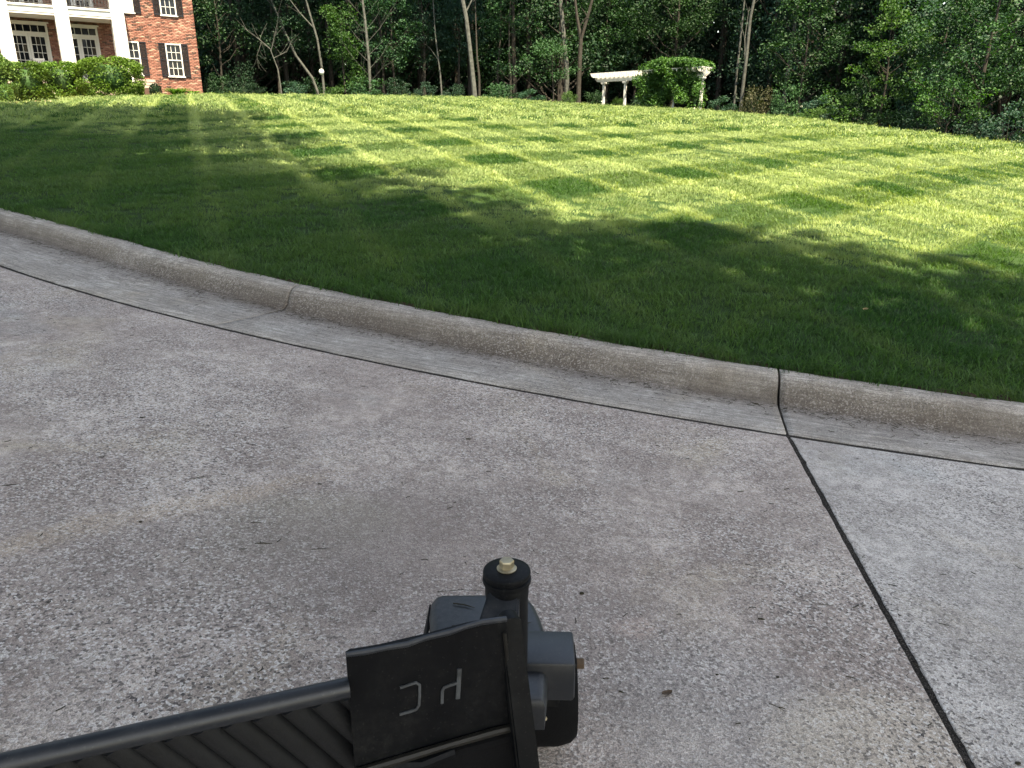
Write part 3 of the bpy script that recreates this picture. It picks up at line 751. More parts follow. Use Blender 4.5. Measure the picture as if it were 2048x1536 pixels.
for cx in colx:
    mb = MB(); wv = .29
    mb.box((cx, PO - wv + .10, (WZ + .1) / 2), (wv * 2, wv * 2, WZ - .1), bevel=.012); mb.box((cx, PO - wv + .10, .16), (wv * 2 + .12, wv * 2 + .12, .16), bevel=.015); mb.box((cx, PO - wv + .10, .27), (wv * 2 + .06, wv * 2 + .06, .07), bevel=.015)
    mb.box((cx, PO - wv + .10, WZ - .1), (wv * 2 + .14, wv * 2 + .14, .14), bevel=.015)
    loc_mesh(mb, 'column', M['white'])
mb = MB(); mb.box(((x0p + x1p) / 2, PO / 2, WZ + .12), (x1p - x0p + .3, PO + .7, .34)); loc_mesh(mb, 'portico_beam', M['white'])
# iron railing on the balcony, one per bay
for a, b in zip(colx, colx[1:]):
    a += .30; b -= .30; mb = MB(); y = PO - .12; zb = zs1 + .05
    mb.box(((a + b) / 2, y, zb + .03), (b - a, .035, .03)); mb.box(((a + b) / 2, y, zb + .90), (b - a, .05, .04)); mb.box(((a + b) / 2, y, zb + .72), (b - a, .025, .02))
    rail = link('railing', mb.mesh('railing'), M['iron'], bal)
    n_ = int((b - a) / .13)
    bm_ = MB().box((0, 0, .46), (.018, .018, .86)).mesh('baluster'); bm_.materials.append(M['iron'])
    sc_ = MB(); 
    for sg in (-1, 1):
        sc_.tube([(sg * .05 * math.sin(t * 2 * math.pi) * (1 if t < .5 else -1) * -1, 0, .08 + t * .6) for t in np.linspace(0, 1, 14)], .007, 5)
    scm = sc_.mesh('scroll'); scm.materials.append(M['iron'])
    for i in range(n_ + 1):
        for nm, m_, dx in (('baluster', bm_, 0), ('scroll', scm, .065)):
            if dx and i == n_: continue
            o = bpy.data.objects.new(nm, m_); COL.objects.link(o); o.parent = rail; o.location = (a + i * (b - a) / n_ + dx, y, zb + .02)
# steps by the portico corner
st = empty('brick_steps', hw(2.55 * q_, .1, -.1), 0, 'low brick steps with stone treads between rounded hedge and dark topiary ball', 'steps'); st.rotation_euler = (0, 0, math.atan2(HU[1], HU[0]))
for k_, (h_, d_) in enumerate(((.50, .35), (.33, .65), (.17, .95))):
    mb = MB(); zz = h_ / 2
    mb.box((0, d_ - .15, h_ - .1), (.95, .30, .12), bevel=.01); mb.build('tread', M['curb'], st)
    mb = MB(); mb.box((0, d_ - .15, (h_ - .16) / 2 - .15), (.90, .28, h_ - .16 + .3)); mb.build('riser', M['brick'], st)
# white chair on the porch
def porch_chair(X, O):
    root = empty('porch_chair', hw(X, O, .1), math.atan2(HU[1], HU[0]) + 2.9, 'small white chair on the porch in front of the left french door', 'chair')
    MB().box((0, 0, .43), (.5, .48, .04), bevel=.01).build('seat', M['white'], root)
    mb = MB()
    for i in range(6): mb.box((-.2 + i * .08, .24, .72), (.045, .02, .5))
    mb.box((0, .24, .98), (.5, .03, .07), bevel=.01); mb.build('backrest', M['white'], root)
    for sx in (-1, 1):
        MB().box((sx * .24, -.02, .66), (.06, .5, .03), bevel=.006).build('armrest', M['white'], root)
        for sy in (-1, 1): MB().box((sx * .22, sy * .21, .2 + (.11 if sy < 0 else 0)), (.045, .045, .42 + (.22 if sy < 0 else 0))).build('leg', M['white'], root)
porch_chair(6.75 * q_, 1.15)

# mulch bed
nx, no = 60, 14; V = []
for i in range(nx):
    X = 2.5 + i * (11.5 / (nx - 1))
    for j in range(no):
        O = .95 + (5.0 + 4.6 / (1 + math.exp(-(X - 6.9) * 3)) + .25 * math.sin(X * .9) + .1 * math.sin(X * 3.1) - .95) * j / (no - 1)
        p = hw(X, O); V.append((p.x, p.y, float(ground_z(p.x, p.y)) + .035 + .015 * math.sin(X * 9 + O * 7) - (.04 if j == no - 1 else 0)))
i = (np.arange(nx - 1)[:, None] * no + np.arange(no - 1)[None]).ravel()
tag(link('mulch_bed', npmesh('mulch_bed', V, np.c_[i, i + no, i + no + 1, i + 1], smooth=True), M['mulch']), 'pinkish mulch bed beneath the hedges', kind='structure')

# ------------------------------------------------------------------ foliage
def leaf_quads(C, size, r, up=.4, aspect=.55, jit=.35):
    """diamond leaves, folded along the midrib"""
    n = len(C); nrm = r.normal(size=(n, 3)); nrm /= np.linalg.norm(nrm, axis=1)[:, None]
    nrm[:, 2] = np.abs(nrm[:, 2]) * (1 - up) + up; nrm /= np.linalg.norm(nrm, axis=1)[:, None]
    t = r.normal(size=(n, 3)); t -= (t * nrm).sum(1)[:, None] * nrm; t /= np.linalg.norm(t, axis=1)[:, None]
    b = np.cross(nrm, t); s = (size * r.uniform(1 - jit, 1 + jit, n))[:, None]
    V = np.empty((n, 4, 3)); V[:, 0] = C - t * s * .5; V[:, 2] = C + t * s * .5 - nrm * s * .12
    V[:, 1] = C + b * s * aspect * .5 + nrm * s * .08; V[:, 3] = C - b * s * aspect * .5 + nrm * s * .08
    F = (np.arange(n) * 4)[:, None] + np.arange(4)[None]
    return V.reshape(-1, 3), F
def crown_mesh(name, blobs, per, size, seed, mat, up=.45, flat=.55, spread=.5):
    """blobs: (x,y,z,r) clumps of leaves at the branch ends"""
    r = np.random.default_rng(seed); C = []; var = []
    for (x, y, z, br) in blobs:
        m = int(per * (br ** 2) * r.uniform(.8, 1.2)) + 4
        d = r.normal(size=(m, 3)); d /= np.linalg.norm(d, axis=1)[:, None]; rad = br * r.uniform(.25, 1, m) ** spread
        p = d * rad[:, None]; p[:, 2] *= flat; tn = r.uniform(.0, 1)
        C.append(p + [x, y, z]); var.append(np.clip(.15 + .55 * tn + r.normal(0, .18, m), 0, 1))
    C = np.concatenate(C); V, F = leaf_quads(C, size, r, up)
    me = npmesh(name, V, F, np.repeat(np.concatenate(var), 4)); me.materials.append(M[mat]); return me
def ell_blobs(n, rx, ry, rz, cz, br, seed, shell=.6):
    r = np.random.default_rng(seed); out = []
    for _ in range(n):
        d = r.normal(size=3); d /= np.linalg.norm(d); k = r.uniform(shell, 1) ** .6
        out.append((d[0] * rx * k, d[1] * ry * k, cz + d[2] * rz * k, br * r.uniform(.6, 1.3)))
    return out
# trunk and limbs reaching the blobs
def wood(blobs, base_r, height, bend, seed, nlimb=14, forked=None):
    r = np.random.default_rng(seed); mb = MB(); n = 9
    tr = [Vector((bend[0] * (t ** 1.5) + .06 * math.sin(t * 7 + seed), bend[1] * (t ** 1.5) + .05 * math.cos(t * 6), t * height - .4)) for t in np.linspace(0, 1, n)]
    mb.tube(tr, [base_r * (1.25 if i == 0 else 1) * (1 - .85 * i / (n - 1)) for i in range(n)], 8)
    idx = r.permutation(len(blobs))[:nlimb]
    for i in idx:
        bx, by, bz, _ = blobs[i]; tz = max(.8, min(height - .8, bz - math.hypot(bx, by) * .55)); k = tz / height
        p0 = tr[0].lerp(tr[-1], 0); j = min(n - 2, int(k * (n - 1))); p0 = tr[j].lerp(tr[j + 1], k * (n - 1) - j)
        p3 = Vector((bx, by, bz)); p1 = p0.lerp(p3, .35) + Vector((0, 0, -.15 * (p3 - p0).length * .3)); p2 = p0.lerp(p3, .7) + Vector((r.normal() * .15, r.normal() * .15, .1))
        rb = base_r * .32 * (1 - k * .6); mb.tube([p0, p1, p2, p3], [rb, rb * .7, rb * .45, rb * .15], 5)
    return mb.mesh('trunk', True)
def tree_thing(name, base, trunk_me, crown_me, label, cat='tree', group=None, rz=0, sc=(1, 1, 1), bark='bark_dark'):
    root = empty(name, base, rz, label, cat, group); root.scale = sc
    if trunk_me is not None:
        if not trunk_me.materials: trunk_me.materials.append(M[bark])
        link('trunk', trunk_me, None, root)
    if crown_me is not None: link('crown', crown_me, None, root)
    return root
# archetypes (unit metres)
ARCH = []
specs = [('leaf_dark', 0), ('leaf_mid', 1), ('leaf_blue', 2), ('leaf_dark', 3)]
for mt, k in specs:
    bl = ell_blobs(95, 3.6, 3.6, 5.2, 7.0, .95, 100 + k, .45) + ell_blobs(30, 4.0, 4.0, 1.6, 3.0, .8, 140 + k, .5)
    ARCH.append((crown_mesh('crown', bl, 62, .19, 200 + k, mt), wood(bl, .17 + .03 * k, 12, (random.uniform(-.8, .8), random.uniform(-.5, .5)), 60 + k, 26)))
# tall forest trees: bare stem low, high crown above the frame
TALL = []
for k, mt in enumerate(('leaf_dark', 'leaf_mid')):
    bl = ell_blobs(90, 4.2, 4.2, 4.5, 14.5, 1.25, 300 + k, .3) + ell_blobs(9, 2.2, 2.2, 2.0, 8.6, .7, 340 + k, .5)
    TALL.append((crown_mesh('crown', bl, 30, .30, 320 + k, mt), wood(bl, .20, 17, (.6 - k, .2), 70 + k, 16)))
# shrubs
SHR = []
for k, mt in enumerate(('leaf_dark', 'leaf_mid', 'leaf_bright', 'leaf_red', 'leaf_blue')):
    bl = ell_blobs(34, 1.25, 1.25, .95, .95, .42, 400 + k, .35) + ell_blobs(12, 1.5, 1.5, .25, .3, .35, 440 + k, .4)
    SHR.append((crown_mesh('foliage', bl, 260, .13, 420 + k, mt, .4, .7), None))
    mb = MB(); 
    for i in range(9):
        a = i * .7 + k; e = bl[i * 3]; mb.tube([(.05 * math.cos(a), .05 * math.sin(a), -.2), (e[0] * .5, e[1] * .5, e[2] * .45), e[:3]], [.03, .02, .006], 5)
    SHR[-1] = (SHR[-1][0], mb.mesh('stems', True)); SHR[-1][1].materials.append(M['bark_dark'])
def shrub(px, d, wd, ht, k, label, cat='shrub', group=None, az=None):
    root = empty('shrub', at(az_of(px) if az is None else az, d, -.1), random.uniform(0, 6), label, cat, group); root.scale = (wd / 3.2, wd / 3.2, ht / 2.1)
    link('foliage', SHR[k][0], None, root); link('stems', SHR[k][1], None, root); return root

# --- clipped hedges in front of the portico
def hedge_mesh(rx, ry, rz, n, size, seed, mat, pw=.6, light_top=True):
    r = np.random.default_rng(seed); d = r.normal(size=(n, 3)); d /= np.linalg.norm(d, axis=1)[:, None]
    d = np.sign(d) * np.abs(d) ** pw; d /= (np.abs(d) ** (2 / pw)).sum(1)[:, None] ** (pw / 2)
    lump = 1 + .05 * np.sin(d[:, 0] * 7 + seed) * np.sin(d[:, 1] * 6) + .04 * np.sin(d[:, 2] * 9 + d[:, 0] * 4)
    n = int(n * 1.9); d = np.concatenate([d, d])[:n] if len(d) < n else d
    lump = np.concatenate([lump, lump])[:n]; C = d * np.array([rx, ry, rz]) * (lump * r.uniform(.84, 1.03, n))[:, None]; C[:, 2] += rz
    V, F = leaf_quads(C, size, r, .25, .6); var = np.clip(r.uniform(0, 1, n) * .8 + .15 * r.normal(size=n), 0, 1)
    me = npmesh('foliage', V, F, np.repeat(var, 4)); me.materials.append(M[mat]); return me
def core_mesh(rx, ry, rz, mat):
    bm = bmesh.new(); bmesh.ops.create_icosphere(bm, subdivisions=3, radius=1)
    for v in bm.verts:
        k = .66 + .04 * math.sin(v.co.x * 6) * math.cos(v.co.y * 5); v.co = Vector((v.co.x * rx * k, v.co.y * ry * k, v.co.z * rz * k + rz))
    me = bpy.data.meshes.new('inner_foliage'); bm.to_mesh(me); bm.free(); me.materials.append(M[mat])
    a = me.attributes.new('var', 'FLOAT', 'POINT'); return me
def hedge(az, d, rx, ry, rz, mat, label, n=7000, size=.085, cat='hedge', pw=.6, name='hedge'):
    root = empty(name, at(az, d, -.05), math.atan2(HU[1], HU[0]), label, cat)
    link('foliage', hedge_mesh(rx, ry, rz, n, size, int(az * 10) % 97 + 5, mat, pw), None, root); link('inner_foliage', core_mesh(rx, ry, rz, 'leaf_hedge_dark'), None, root)
hedge(-26.45, 42.3, 1.42, 1.1, .92, 'leaf_hedge', 'largest rounded clipped green hedge in front of the third white column', 9000)
hedge(-29.2, 42.6, .9, .9, .84, 'leaf_hedge', 'narrow yellow green hedge between the big rounded hedge and the left hedges', 6500, pw=.5)
hedge(-31.0, 42.0, .9, .9, .84, 'leaf_hedge', 'squarish light green hedge in front of the left french door', 6500, pw=.5)
hedge(-33.1, 41.2, 1.2, 1.1, 1.0, 'leaf_hedge_dark', 'dark round hedge at the left edge of the picture', 7500)
hedge(-32.3, 40.0, .35, .35, .38, 'leaf_hedge_dark', 'small dark round shrub at the foot of the left dark hedge', 1500, .06, 'shrub', .8, 'shrub')
hedge(-23.9, 45.6, .30, .30, .36, 'leaf_dark', 'small dark clipped ball beside the brick steps', 1500, .05, 'topiary', .95, 'topiary_ball')
# strap leaved plants at the wall foot
def strap_plant(az, d, rad, h_, n, label):
    r = np.random.default_rng(int(-az * 31)); V = []; F = []; var = []; c = 0
    for i in range(n):
        a = r.uniform(0, 6.28); L = h_ * r.uniform(.7, 1.2); o = r.uniform(0, rad * .3); w_ = r.uniform(.02, .035); v_ = r.uniform(.2, 1)
        for t in np.linspace(0, 1, 5):
            rr = o + rad * t; z = L * (1.9 * t - 1.35 * t * t); ww = w_ * (1 - t * .85)
            for sg in (-1, 1): V.append((rr * math.cos(a) - math.sin(a) * ww * sg, rr * math.sin(a) + math.cos(a) * ww * sg, z)); var.append(v_)
        for k in range(4): F.append((c + 2 * k, c + 2 * k + 1, c + 2 * k + 3, c + 2 * k + 2))
        c += 10
    o = link('strap_plant', npmesh('strap_plant', V, F, var), M['leaf_hedge'], None, at(az, d, .0)); tag(o, label, 'plant')
strap_plant(-22.6, 45.8, .65, .55, 190, 'larger clump of arching yellow green leaves under the right window')
strap_plant(-21.65, 46.2, .42, .38, 110, 'small clump of arching leaves near the house corner')
# low weeds at corner
strap_plant(-20.6, 48.3, .3, .3, 40, 'wispy weeds at the lawn edge just right of the house corner')

# ------------------------------------------------------------------ pergola
P1 = at(az_of(1207), 54, -.03); P4 = at(az_of(1402), 50.0, -.03)
pv = (P4 - P1); pl = math.hypot(pv.x, pv.y); pa = math.atan2(pv.y, pv.x)
zb = (P1.z + P4.z) / 2; tilt = math.atan2(pv.z, pl)
perg = empty('pergola', (P1.x, P1.y, P1.z), pa, 'white wooden pergola half covered by a leafy vine at the edge of the woods', 'pergola')
def gzl(s, o=0): 
    x = P1.x + math.cos(pa) * s - math.sin(pa) * o; y = P1.y + math.sin(pa) * s + math.cos(pa) * o
    return float(ground_z(x, y)) - P1.z
fr_ = [0, .235, .74, 1.0]; HB = 1.72
for f_ in fr_:
    s = f_ * pl; z0 = gzl(s) - .4; mb = MB()
    mb.box((s, 0, (z0 + HB + gzl(s) * 0) / 2), (.135, .135, HB - z0)); po = mb.build('post', M['white'], perg)
    mb = MB(); mb.box((s, 0, HB - .14), (.26, .26, .06), bevel=.01); mb.box((s, 0, HB - .07), (.32, .32, .08), bevel=.01); link('capital', mb.mesh('capital'), M['white'], po)
    mb = MB(); mb.box((s, 0, z0 + .4 + .08), (.22, .22, .16), bevel=.01); link('plinth', mb.mesh('plinth'), M['white'], po)
for o_s in (-.13, .13):
    mb = MB(); L0, L1 = -.62, pl + .35
    mb.poly([(L0, o_s - .02, HB + .14), (L0 + .18, o_s - .02, HB), (L1 - .18, o_s - .02, HB), (L1, o_s - .02, HB + .14), (L1, o_s - .02, HB + .25), (L0, o_s - .02, HB + .25)], (0, .04, 0))
    mb.build('beam', M['white'], perg)
nr = int(pl / .36); rm = MB(); rm.poly([(-.018, -.85, .1), (-.018, -.70, 0), (-.018, .70, 0), (-.018, .85, .1), (-.018, .85, .2), (-.018, -.85, .2)], (.036, 0, 0)); rme = rm.mesh('rafter'); rme.materials.append(M['white'])
for i in range(nr + 3):
    o = bpy.data.objects.new('rafter', rme); COL.objects.link(o); o.parent = perg; o.location = (-.45 + i * (pl + .55) / (nr + 2), 0, HB + .252)
for k in range(7):
    MB().box((pl / 2 - .12, -.72 + k * .24, HB + .452 + .03), (pl + 1.0, .04, .06)).build('slat', M['white'], perg)
# vine
vb = []
r5 = np.random.default_rng(9)
for i in range(300):
    s = r5.uniform(.45, 1.03) * pl; u = (s / pl - .47) / .55
    top = HB + .62 + .38 * max(0, math.sin(min(1, max(0, u) * 1.15) * math.pi)) ** .5
    z = r5.uniform(0.0, 1) ** .7 * top
    if u < .08 and z < HB - .3 and r5.uniform() < .6: continue
    if u > .84 and r5.uniform() < .5: continue
    if z > top - .5 and (u < .12 or u > .88): continue
    if abs(math.sin(s * 5.3 + z * 4)) > .93: continue
    if .44 < u < .58 and z < .75: continue
    vb.append((s, r5.uniform(-1.0, .3) - .25 * math.sin(s * 3.1 + z * 2), z + gzl(s) * .3, r5.uniform(.26, .46)))
for i in range(95):
    s = r5.uniform(.48, 1.03) * pl; u = (s / pl - .48) / .55; vb.append((s, r5.uniform(-1.0, .7), HB + .5 + .38 * math.sin(u * math.pi) ** .6, .34))
vine = empty('climbing_vine', P1, pa, 'tangled green vine climbing over the right half of the white pergola', 'vine')
vm = crown_mesh('foliage', vb, 620, .13, 77, 'leaf_bright', .35, .85); link('foliage', vm, None, vine)
mb = MB()
for i in range(26):
    s = r5.uniform(.48, 1.0) * pl; a = r5.uniform(-.6, .4); mb.tube([(s, a * .3, -.3), (s + r5.normal() * .15, a * .6, .8), (s + r5.normal() * .3, a, 1.7), (s + r5.normal() * .4, a, 2.6 + r5.uniform(0, .75))], [.022, .016, .012, .003], 5)
mb.build('stems', M['bark_dark'], vine, True)

mb = MB()
for i in range(14):
    s = r5.uniform(.5, 1.02) * pl; z = HB + .85; h_ = r5.uniform(.25, .6); mb.tube([(s, r5.uniform(-.5, .3), z - .2), (s + .03, 0, z + h_ * .5), (s + r5.normal() * .12, 0, z + h_)], [.012, .01, .004], 4)
mb.build('tendrils', M['leaf_bright'], vine)
# globe on a thin post at the edge of the woods
gp = at(az_of(648), 50.5)
lamp = empty('globe_lamp', gp, 0, 'white round globe on a thin post at the foot of the leaning pale tree', 'lamp')
MB().cyl((0, 0, -.3), (0, 0, 1.30), .025, .02, 8).build('post', M['bark_pale'], lamp)
MB().lathe([(.0, -.17), (.07, -.16), (.13, -.10), (.165, 0), (.13, .11), (.07, .16), (0, .175)], (-.03, 0, 1.45), 18).build('globe', M['white'], lamp, True)

# ------------------------------------------------------------------ named trees of the wood edge
def bare_tree(px, d, pts, rads, limbs, label, bark='bark_pale', name='bare_tree', crown=None, twigs=0, seed=1, az=None):
    """pts in metres relative to the foot: (right, back, up)"""
    b = at(az_of(px) if az is None else az, d, -.1); r = np.random.default_rng(seed)
    root = empty(name, b, -R_(az_of(px) if az is None else az), label, 'tree')
    mb = MB(); mb.tube(pts, [q * .82 for q in rads], 8); mb.build('trunk', M[bark], root, True)
    for (lp, lr) in limbs:
        mb = MB(); mb.tube(lp, [lr * (1 - .75 * i / (len(lp) - 1)) for i in range(len(lp))], 6)
        for _ in range(twigs):
            i = r.integers(1, len(lp)); p = Vector(lp[i - 1]).lerp(Vector(lp[i]), r.uniform()); dv = (Vector(lp[-1]) - Vector(lp[0])).normalized()
            dv = (dv + Vector((r.normal() * .7, r.normal() * .5, r.uniform(-.3, .6)))).normalized(); L = r.uniform(.4, 1.2)
            mb.tube([p, p + dv * L * .5 + Vector((0, 0, .05)), p + dv * L + Vector((r.normal() * .1, 0, .12))], [lr * .35, lr * .25, .004], 4)
        mb.build('branch', M[bark], root, True)
    if crown is not None: link('crown', crown, None, root)
    return root
PM = 1 / 28.0     # metres per picture pixel at about 52 m
bare_tree(565, 51, [(0, 0, -.3), (-.05, 0, .8), (-.12, 0, 1.7), (-.45, 0, 2.8)], [.06, .05, .045, .03],
          [([(-.45, 0, 2.8), (-1.0, .1, 3.3), (-1.8, .2, 3.9)], .03), ([(-.4, 0, 2.7), (-.1, -.2, 3.6), (.15, -.3, 4.4)], .03), ([(-.3, 0, 2.3), (.5, .2, 2.7), (.9, .3, 3.4)], .02), ([(-.9, .1, 3.2), (-1.25, 0, 2.4), (-1.2, 0, 1.7)], .018)],
          'small bare dead tree with crooked grey branches left of the leaning pale trunk', twigs=7, seed=3, name='dead_tree')
bare_tree(644, 53, [(0, 0, -.3), (-.5, 0, 1.3), (-1.4, 0, 2.6), (-2.1, 0, 4.3), (-2.75, 0, 6.2), (-4.2, .2, 9.5)], [.11, .10, .09, .08, .07, .03],
          [([(-2.1, 0, 4.4), (-2.6, .2, 5.5), (-3.8, .3, 6.6)], .035), ([(-2.75, 0, 6.2), (-2.2, 0, 7.5), (-1.8, 0, 8.6)], .03)], 'pale tree trunk leaning strongly to the left from the white globe', twigs=4, seed=4)
bare_tree(650, 52, [(0, 0, -.3), (-.05, 0, 1.9), (-.2, 0, 3.5), (-.6, 0, 5.2), (-1.0, 0, 7.3), (-1.2, 0, 10)], [.10, .09, .08, .07, .06, .03],
          [([(-.35, 0, 4.1), (-1.1, 0, 4.9), (-1.9, .1, 6.0), (-2.1, .1, 6.6)], .04), ([(-.8, 0, 6.2), (-1.7, .1, 6.6), (-2.5, .1, 7.3)], .035), ([(-1.0, 0, 7), (-1.5, 0, 8), (-2.2, 0, 8.8)], .03)],
          'slender pale branching tree standing upright just right of the leaning trunk', twigs=5, seed=5)
lm = []
r6 = np.random.default_rng(8)
for i in range(16):
    z = 1.0 + i * .38; sg = -1 if i % 2 else 1; L = r6.uniform(1.1, 2.2)
    lm.append(([(0, 0, z), (sg * L * .45, r6.normal() * .3, z + L * .45), (sg * L * .85, r6.normal() * .4, z + L * 1.05)], .013))
bare_tree(742, 50.5, [(0, 0, -.3), (0, 0, 2.4), (-.1, 0, 4.6), (-.25, 0, 6.4), (-.4, 0, 9.5)], [.115, .105, .09, .07, .03], lm, 'pale straight trunk with many thin bare branches fanning upward', twigs=4, seed=6)
bare_tree(768, 54, [(0, 0, -.3), (.05, 0, 3), (-.1, 0, 6), (-.1, 0, 11)], [.12, .11, .09, .04], [], 'thin grey trunk standing in shade right of the fanning pale tree', 'bark_dark')
bare_tree(885, 53, [(0, 0, -.3), (-.1, 0, 1.6), (-.35, 0, 4), (-.5, 0, 8)], [.07, .065, .05, .02], [([(-.2, 0, 2.5), (-.7, 0, 3.2), (-1.1, 0, 3.5)], .02)], 'thin pale sapling between the fanning tree and the large pale trunk', twigs=3, seed=7)
bare_tree(951, 50.5, [(0, 0, -.4), (-.1, 0, 1.0), (-.3, 0, 3.0), (-.5, 0, 4.8), (-1.0, 0, 7.2), (-1.9, 0, 12)], [.21, .18, .165, .155, .14, .07],
          [([(-.55, 0, 5), (.1, .2, 6.2), (.5, .3, 8)], .05), ([(-.9, 0, 6.8), (-1.8, .2, 7.8), (-2.8, .4, 8.6)], .05)], 'large pale grey trunk leaning slightly left in the middle of the woods', twigs=3, seed=8, name='large_tree')
bare_tree(959, 51.5, [(0, 0, -.4), (0, 0, 1.5), (-.12, 0, 2.6), (-.2, .3, 6)], [.10, .09, .07, .04], [], 'short darker stem close behind the large pale trunk', 'bark_dark')
bare_tree(998, 55, [(0, 0, -.4), (-.1, 0, 2.0), (.1, 0, 4), (.2, 0, 9)], [.08, .075, .06, .03], [([(0, 0, 3), (.5, 0, 4.0), (.9, 0, 4.4)], .02)], 'thin dark crooked sapling right of the large pale trunk', 'bark_dark', twigs=3, seed=9)
bare_tree(1135, 56, [(0, 0, -.4), (-.1, 0, 2.6), (-.35, 0, 4.6), (-.7, 0, 7.5), (-1.0, 0, 12)], [.23, .22, .20, .18, .1], [], 'thick smooth grey trunk whose foot is hidden by leaves', seed=10, name='large_tree')
bare_tree(1157, 53, [(0, 0, -.4), (0, 0, 1.8), (.05, 0, 4.2)], [.20, .18, .16], [([(.05, 0, 4.2), (-.25, 0, 5.6), (-.55, 0, 7.6), (-.8, 0, 11)], .13), ([(.05, 0, 4.2), (.45, 0, 5.5), (.95, 0, 7.4), (1.4, 0, 11)], .13)],
          'dark forked trunk left of the pergola', 'bark_dark', twigs=3, seed=11, name='forked_tree')
bare_tree(1469, 53, [(0, 0, -.4), (0, 0, 3), (.05, 0, 5), (.1, 0, 9)], [.085, .08, .07, .03], [], 'thinner left trunk of the close pair right of the pergola', seed=12)
bare_tree(1482, 51, [(0, 0, -.4), (.05, 0, 1.8), (.1, 0, 3.4), (.12, 0, 5.6), (.35, 0, 7.5), (.6, 0, 12)], [.14, .125, .115, .10, .09, .05], [([(.08, 0, 2.9), (-.1, 0, 4.5), (.0, 0, 6.2)], .05)], 'taller right trunk of the close pair right of the pergola', twigs=3, seed=13)
bare_tree(1567, 52, [(0, 0, -.4), (.05, 0, 2), (.15, 0, 4.4), (.3, 0, 7.5), (.45, 0, 13)], [.15, .14, .13, .12, .07], [], 'straight pale trunk rising behind the reddish shrub', seed=14)
bare_tree(1661, 54, [(0, 0, -.4), (0, 0, 3), (-.1, 0, 5)], [.12, .11, .09], [([(-.1, 0, 5), (-.4, 0, 6.5), (-.5, 0, 9.5)], .07), ([(-.1, 0, 5), (.3, 0, 6.4), (.5, 0, 9.5)], .07)], 'dark slim forked trunk in shade left of the layered tree', 'bark_dark', twigs=3, seed=15, name='forked_tree')

# leafy trees one can tell apart
def leafy(px, d, k, label, sc, rz, name='leafy_tree', dz=-.2, arch=None, bark='bark_dark', mat=None):
    A_ = (arch or ARCH)[k]; cm = A_[0]
    return tree_thing(name, at(az_of(px), d, dz), A_[1], cm, label, 'tree', None, rz, sc, bark)
def own_tree(px, d, blobs, per, size, mat, seed, label, h_, rad, name='leafy_tree', up=.45, flat=.55, nl=16, bend=(0, 0)):
    az_ = az_of(px)
    return tree_thing(name, at(az_, d, -.2), wood(blobs, rad, h_, bend, seed, nl), crown_mesh('crown', blobs, per, size, seed, mat, up, flat), label, 'tree', None, -R_(az_))
own_tree(692, 51.5, ell_blobs(40, 1.1, 1.2, 2.6, 3.6, .55, 1, .3) + ell_blobs(14, 1.5, 1.3, 1.0, 1.2, .5, 2, .3), 260, .125, 'leaf_bright', 21, 'bright leafy young tree between the upright pale tree and the fanning tree', 6, .06)
own_tree(1345, 55.5, ell_blobs(75, 3.4, 2.2, 2.2, 6.6, .75, 3, .3) + ell_blobs(16, 3.3, 2., 1.0, 9.6, .9, 4, .3) + ell_blobs(12, .9, .9, .8, 3.9, .5, 24, .3), 130, .16, 'leaf_mid', 22, 'spreading leafy tree whose boughs hang above the pergola', 10, .16)
rl = np.random.default_rng(44); lay = []
for z, wdt in ((.5, 2.4), (1.0, 2.6), (1.6, 2.5), (2.2, 2.1), (2.9, 1.7), (3.5, 1.6), (4.1, 1.5), (4.7, 1.1), (5.2, .6), (5.6, .25)):
    for q in range(int(4 + wdt * 5)): lay.append((rl.uniform(-wdt, wdt) + .15, rl.normal() * .6 - .2, z + rl.normal() * .22, rl.uniform(.28, .55)))
own_tree(1765, 41, lay, 330, .12, 'leaf_bright', 23, 'broad full green tree with drooping leafy boughs at the right lawn edge', 5.0, .10, up=.35, flat=.5, nl=30)
own_tree(1105, 52, ell_blobs(26, 1.3, 1.2, .8, 3.4, .5, 31, .3) + ell_blobs(14, 1.6, 1.2, .7, 2.2, .4, 32, .3), 240, .12, 'leaf_mid', 25, 'small feathery leafy tree between the grey trunks left of the pergola', 4.2, .06)
own_tree(1020, 53, ell_blobs(60, 2.6, 1.5, 2.2, 6.2, .6, 33, .3) + ell_blobs(20, 2.0, 1.2, .9, 2.6, .55, 34, .3), 150, .14, 'leaf_mid', 26, 'drooping leafy tree behind the thin crooked sapling', 8, .10)
own_tree(1960, 38, ell_blobs(130, 3.4, 2.0, 3.0, 4.2, .62, 35, .3), 260, .13, 'leaf_mid', 27, 'dense dusky green tree at the right edge of the picture', 7, .14)
own_tree(1905, 36.5, ell_blobs(34, 1.5, 1.0, .9, 1.6, .42, 36, .3), 300, .10, 'leaf_bright', 28, 'low bright green bushy tree in front of the dusky tree at right', 2.6, .05)
own_tree(450, 52, ell_blobs(45, 1.9, 1.4, 2.8, 4.6, .55, 37, .2), 120, .13, 'leaf_mid', 29, 'sparse leafy tree just right of the house corner', 8, .08)
own_tree(850, 54, ell_blobs(70, 2.6, 1.4, 2.8, 5.0, .6, 38, .3), 120, .14, 'leaf_blue', 30, 'bluish green tree behind the thin pale sapling', 9, .12)

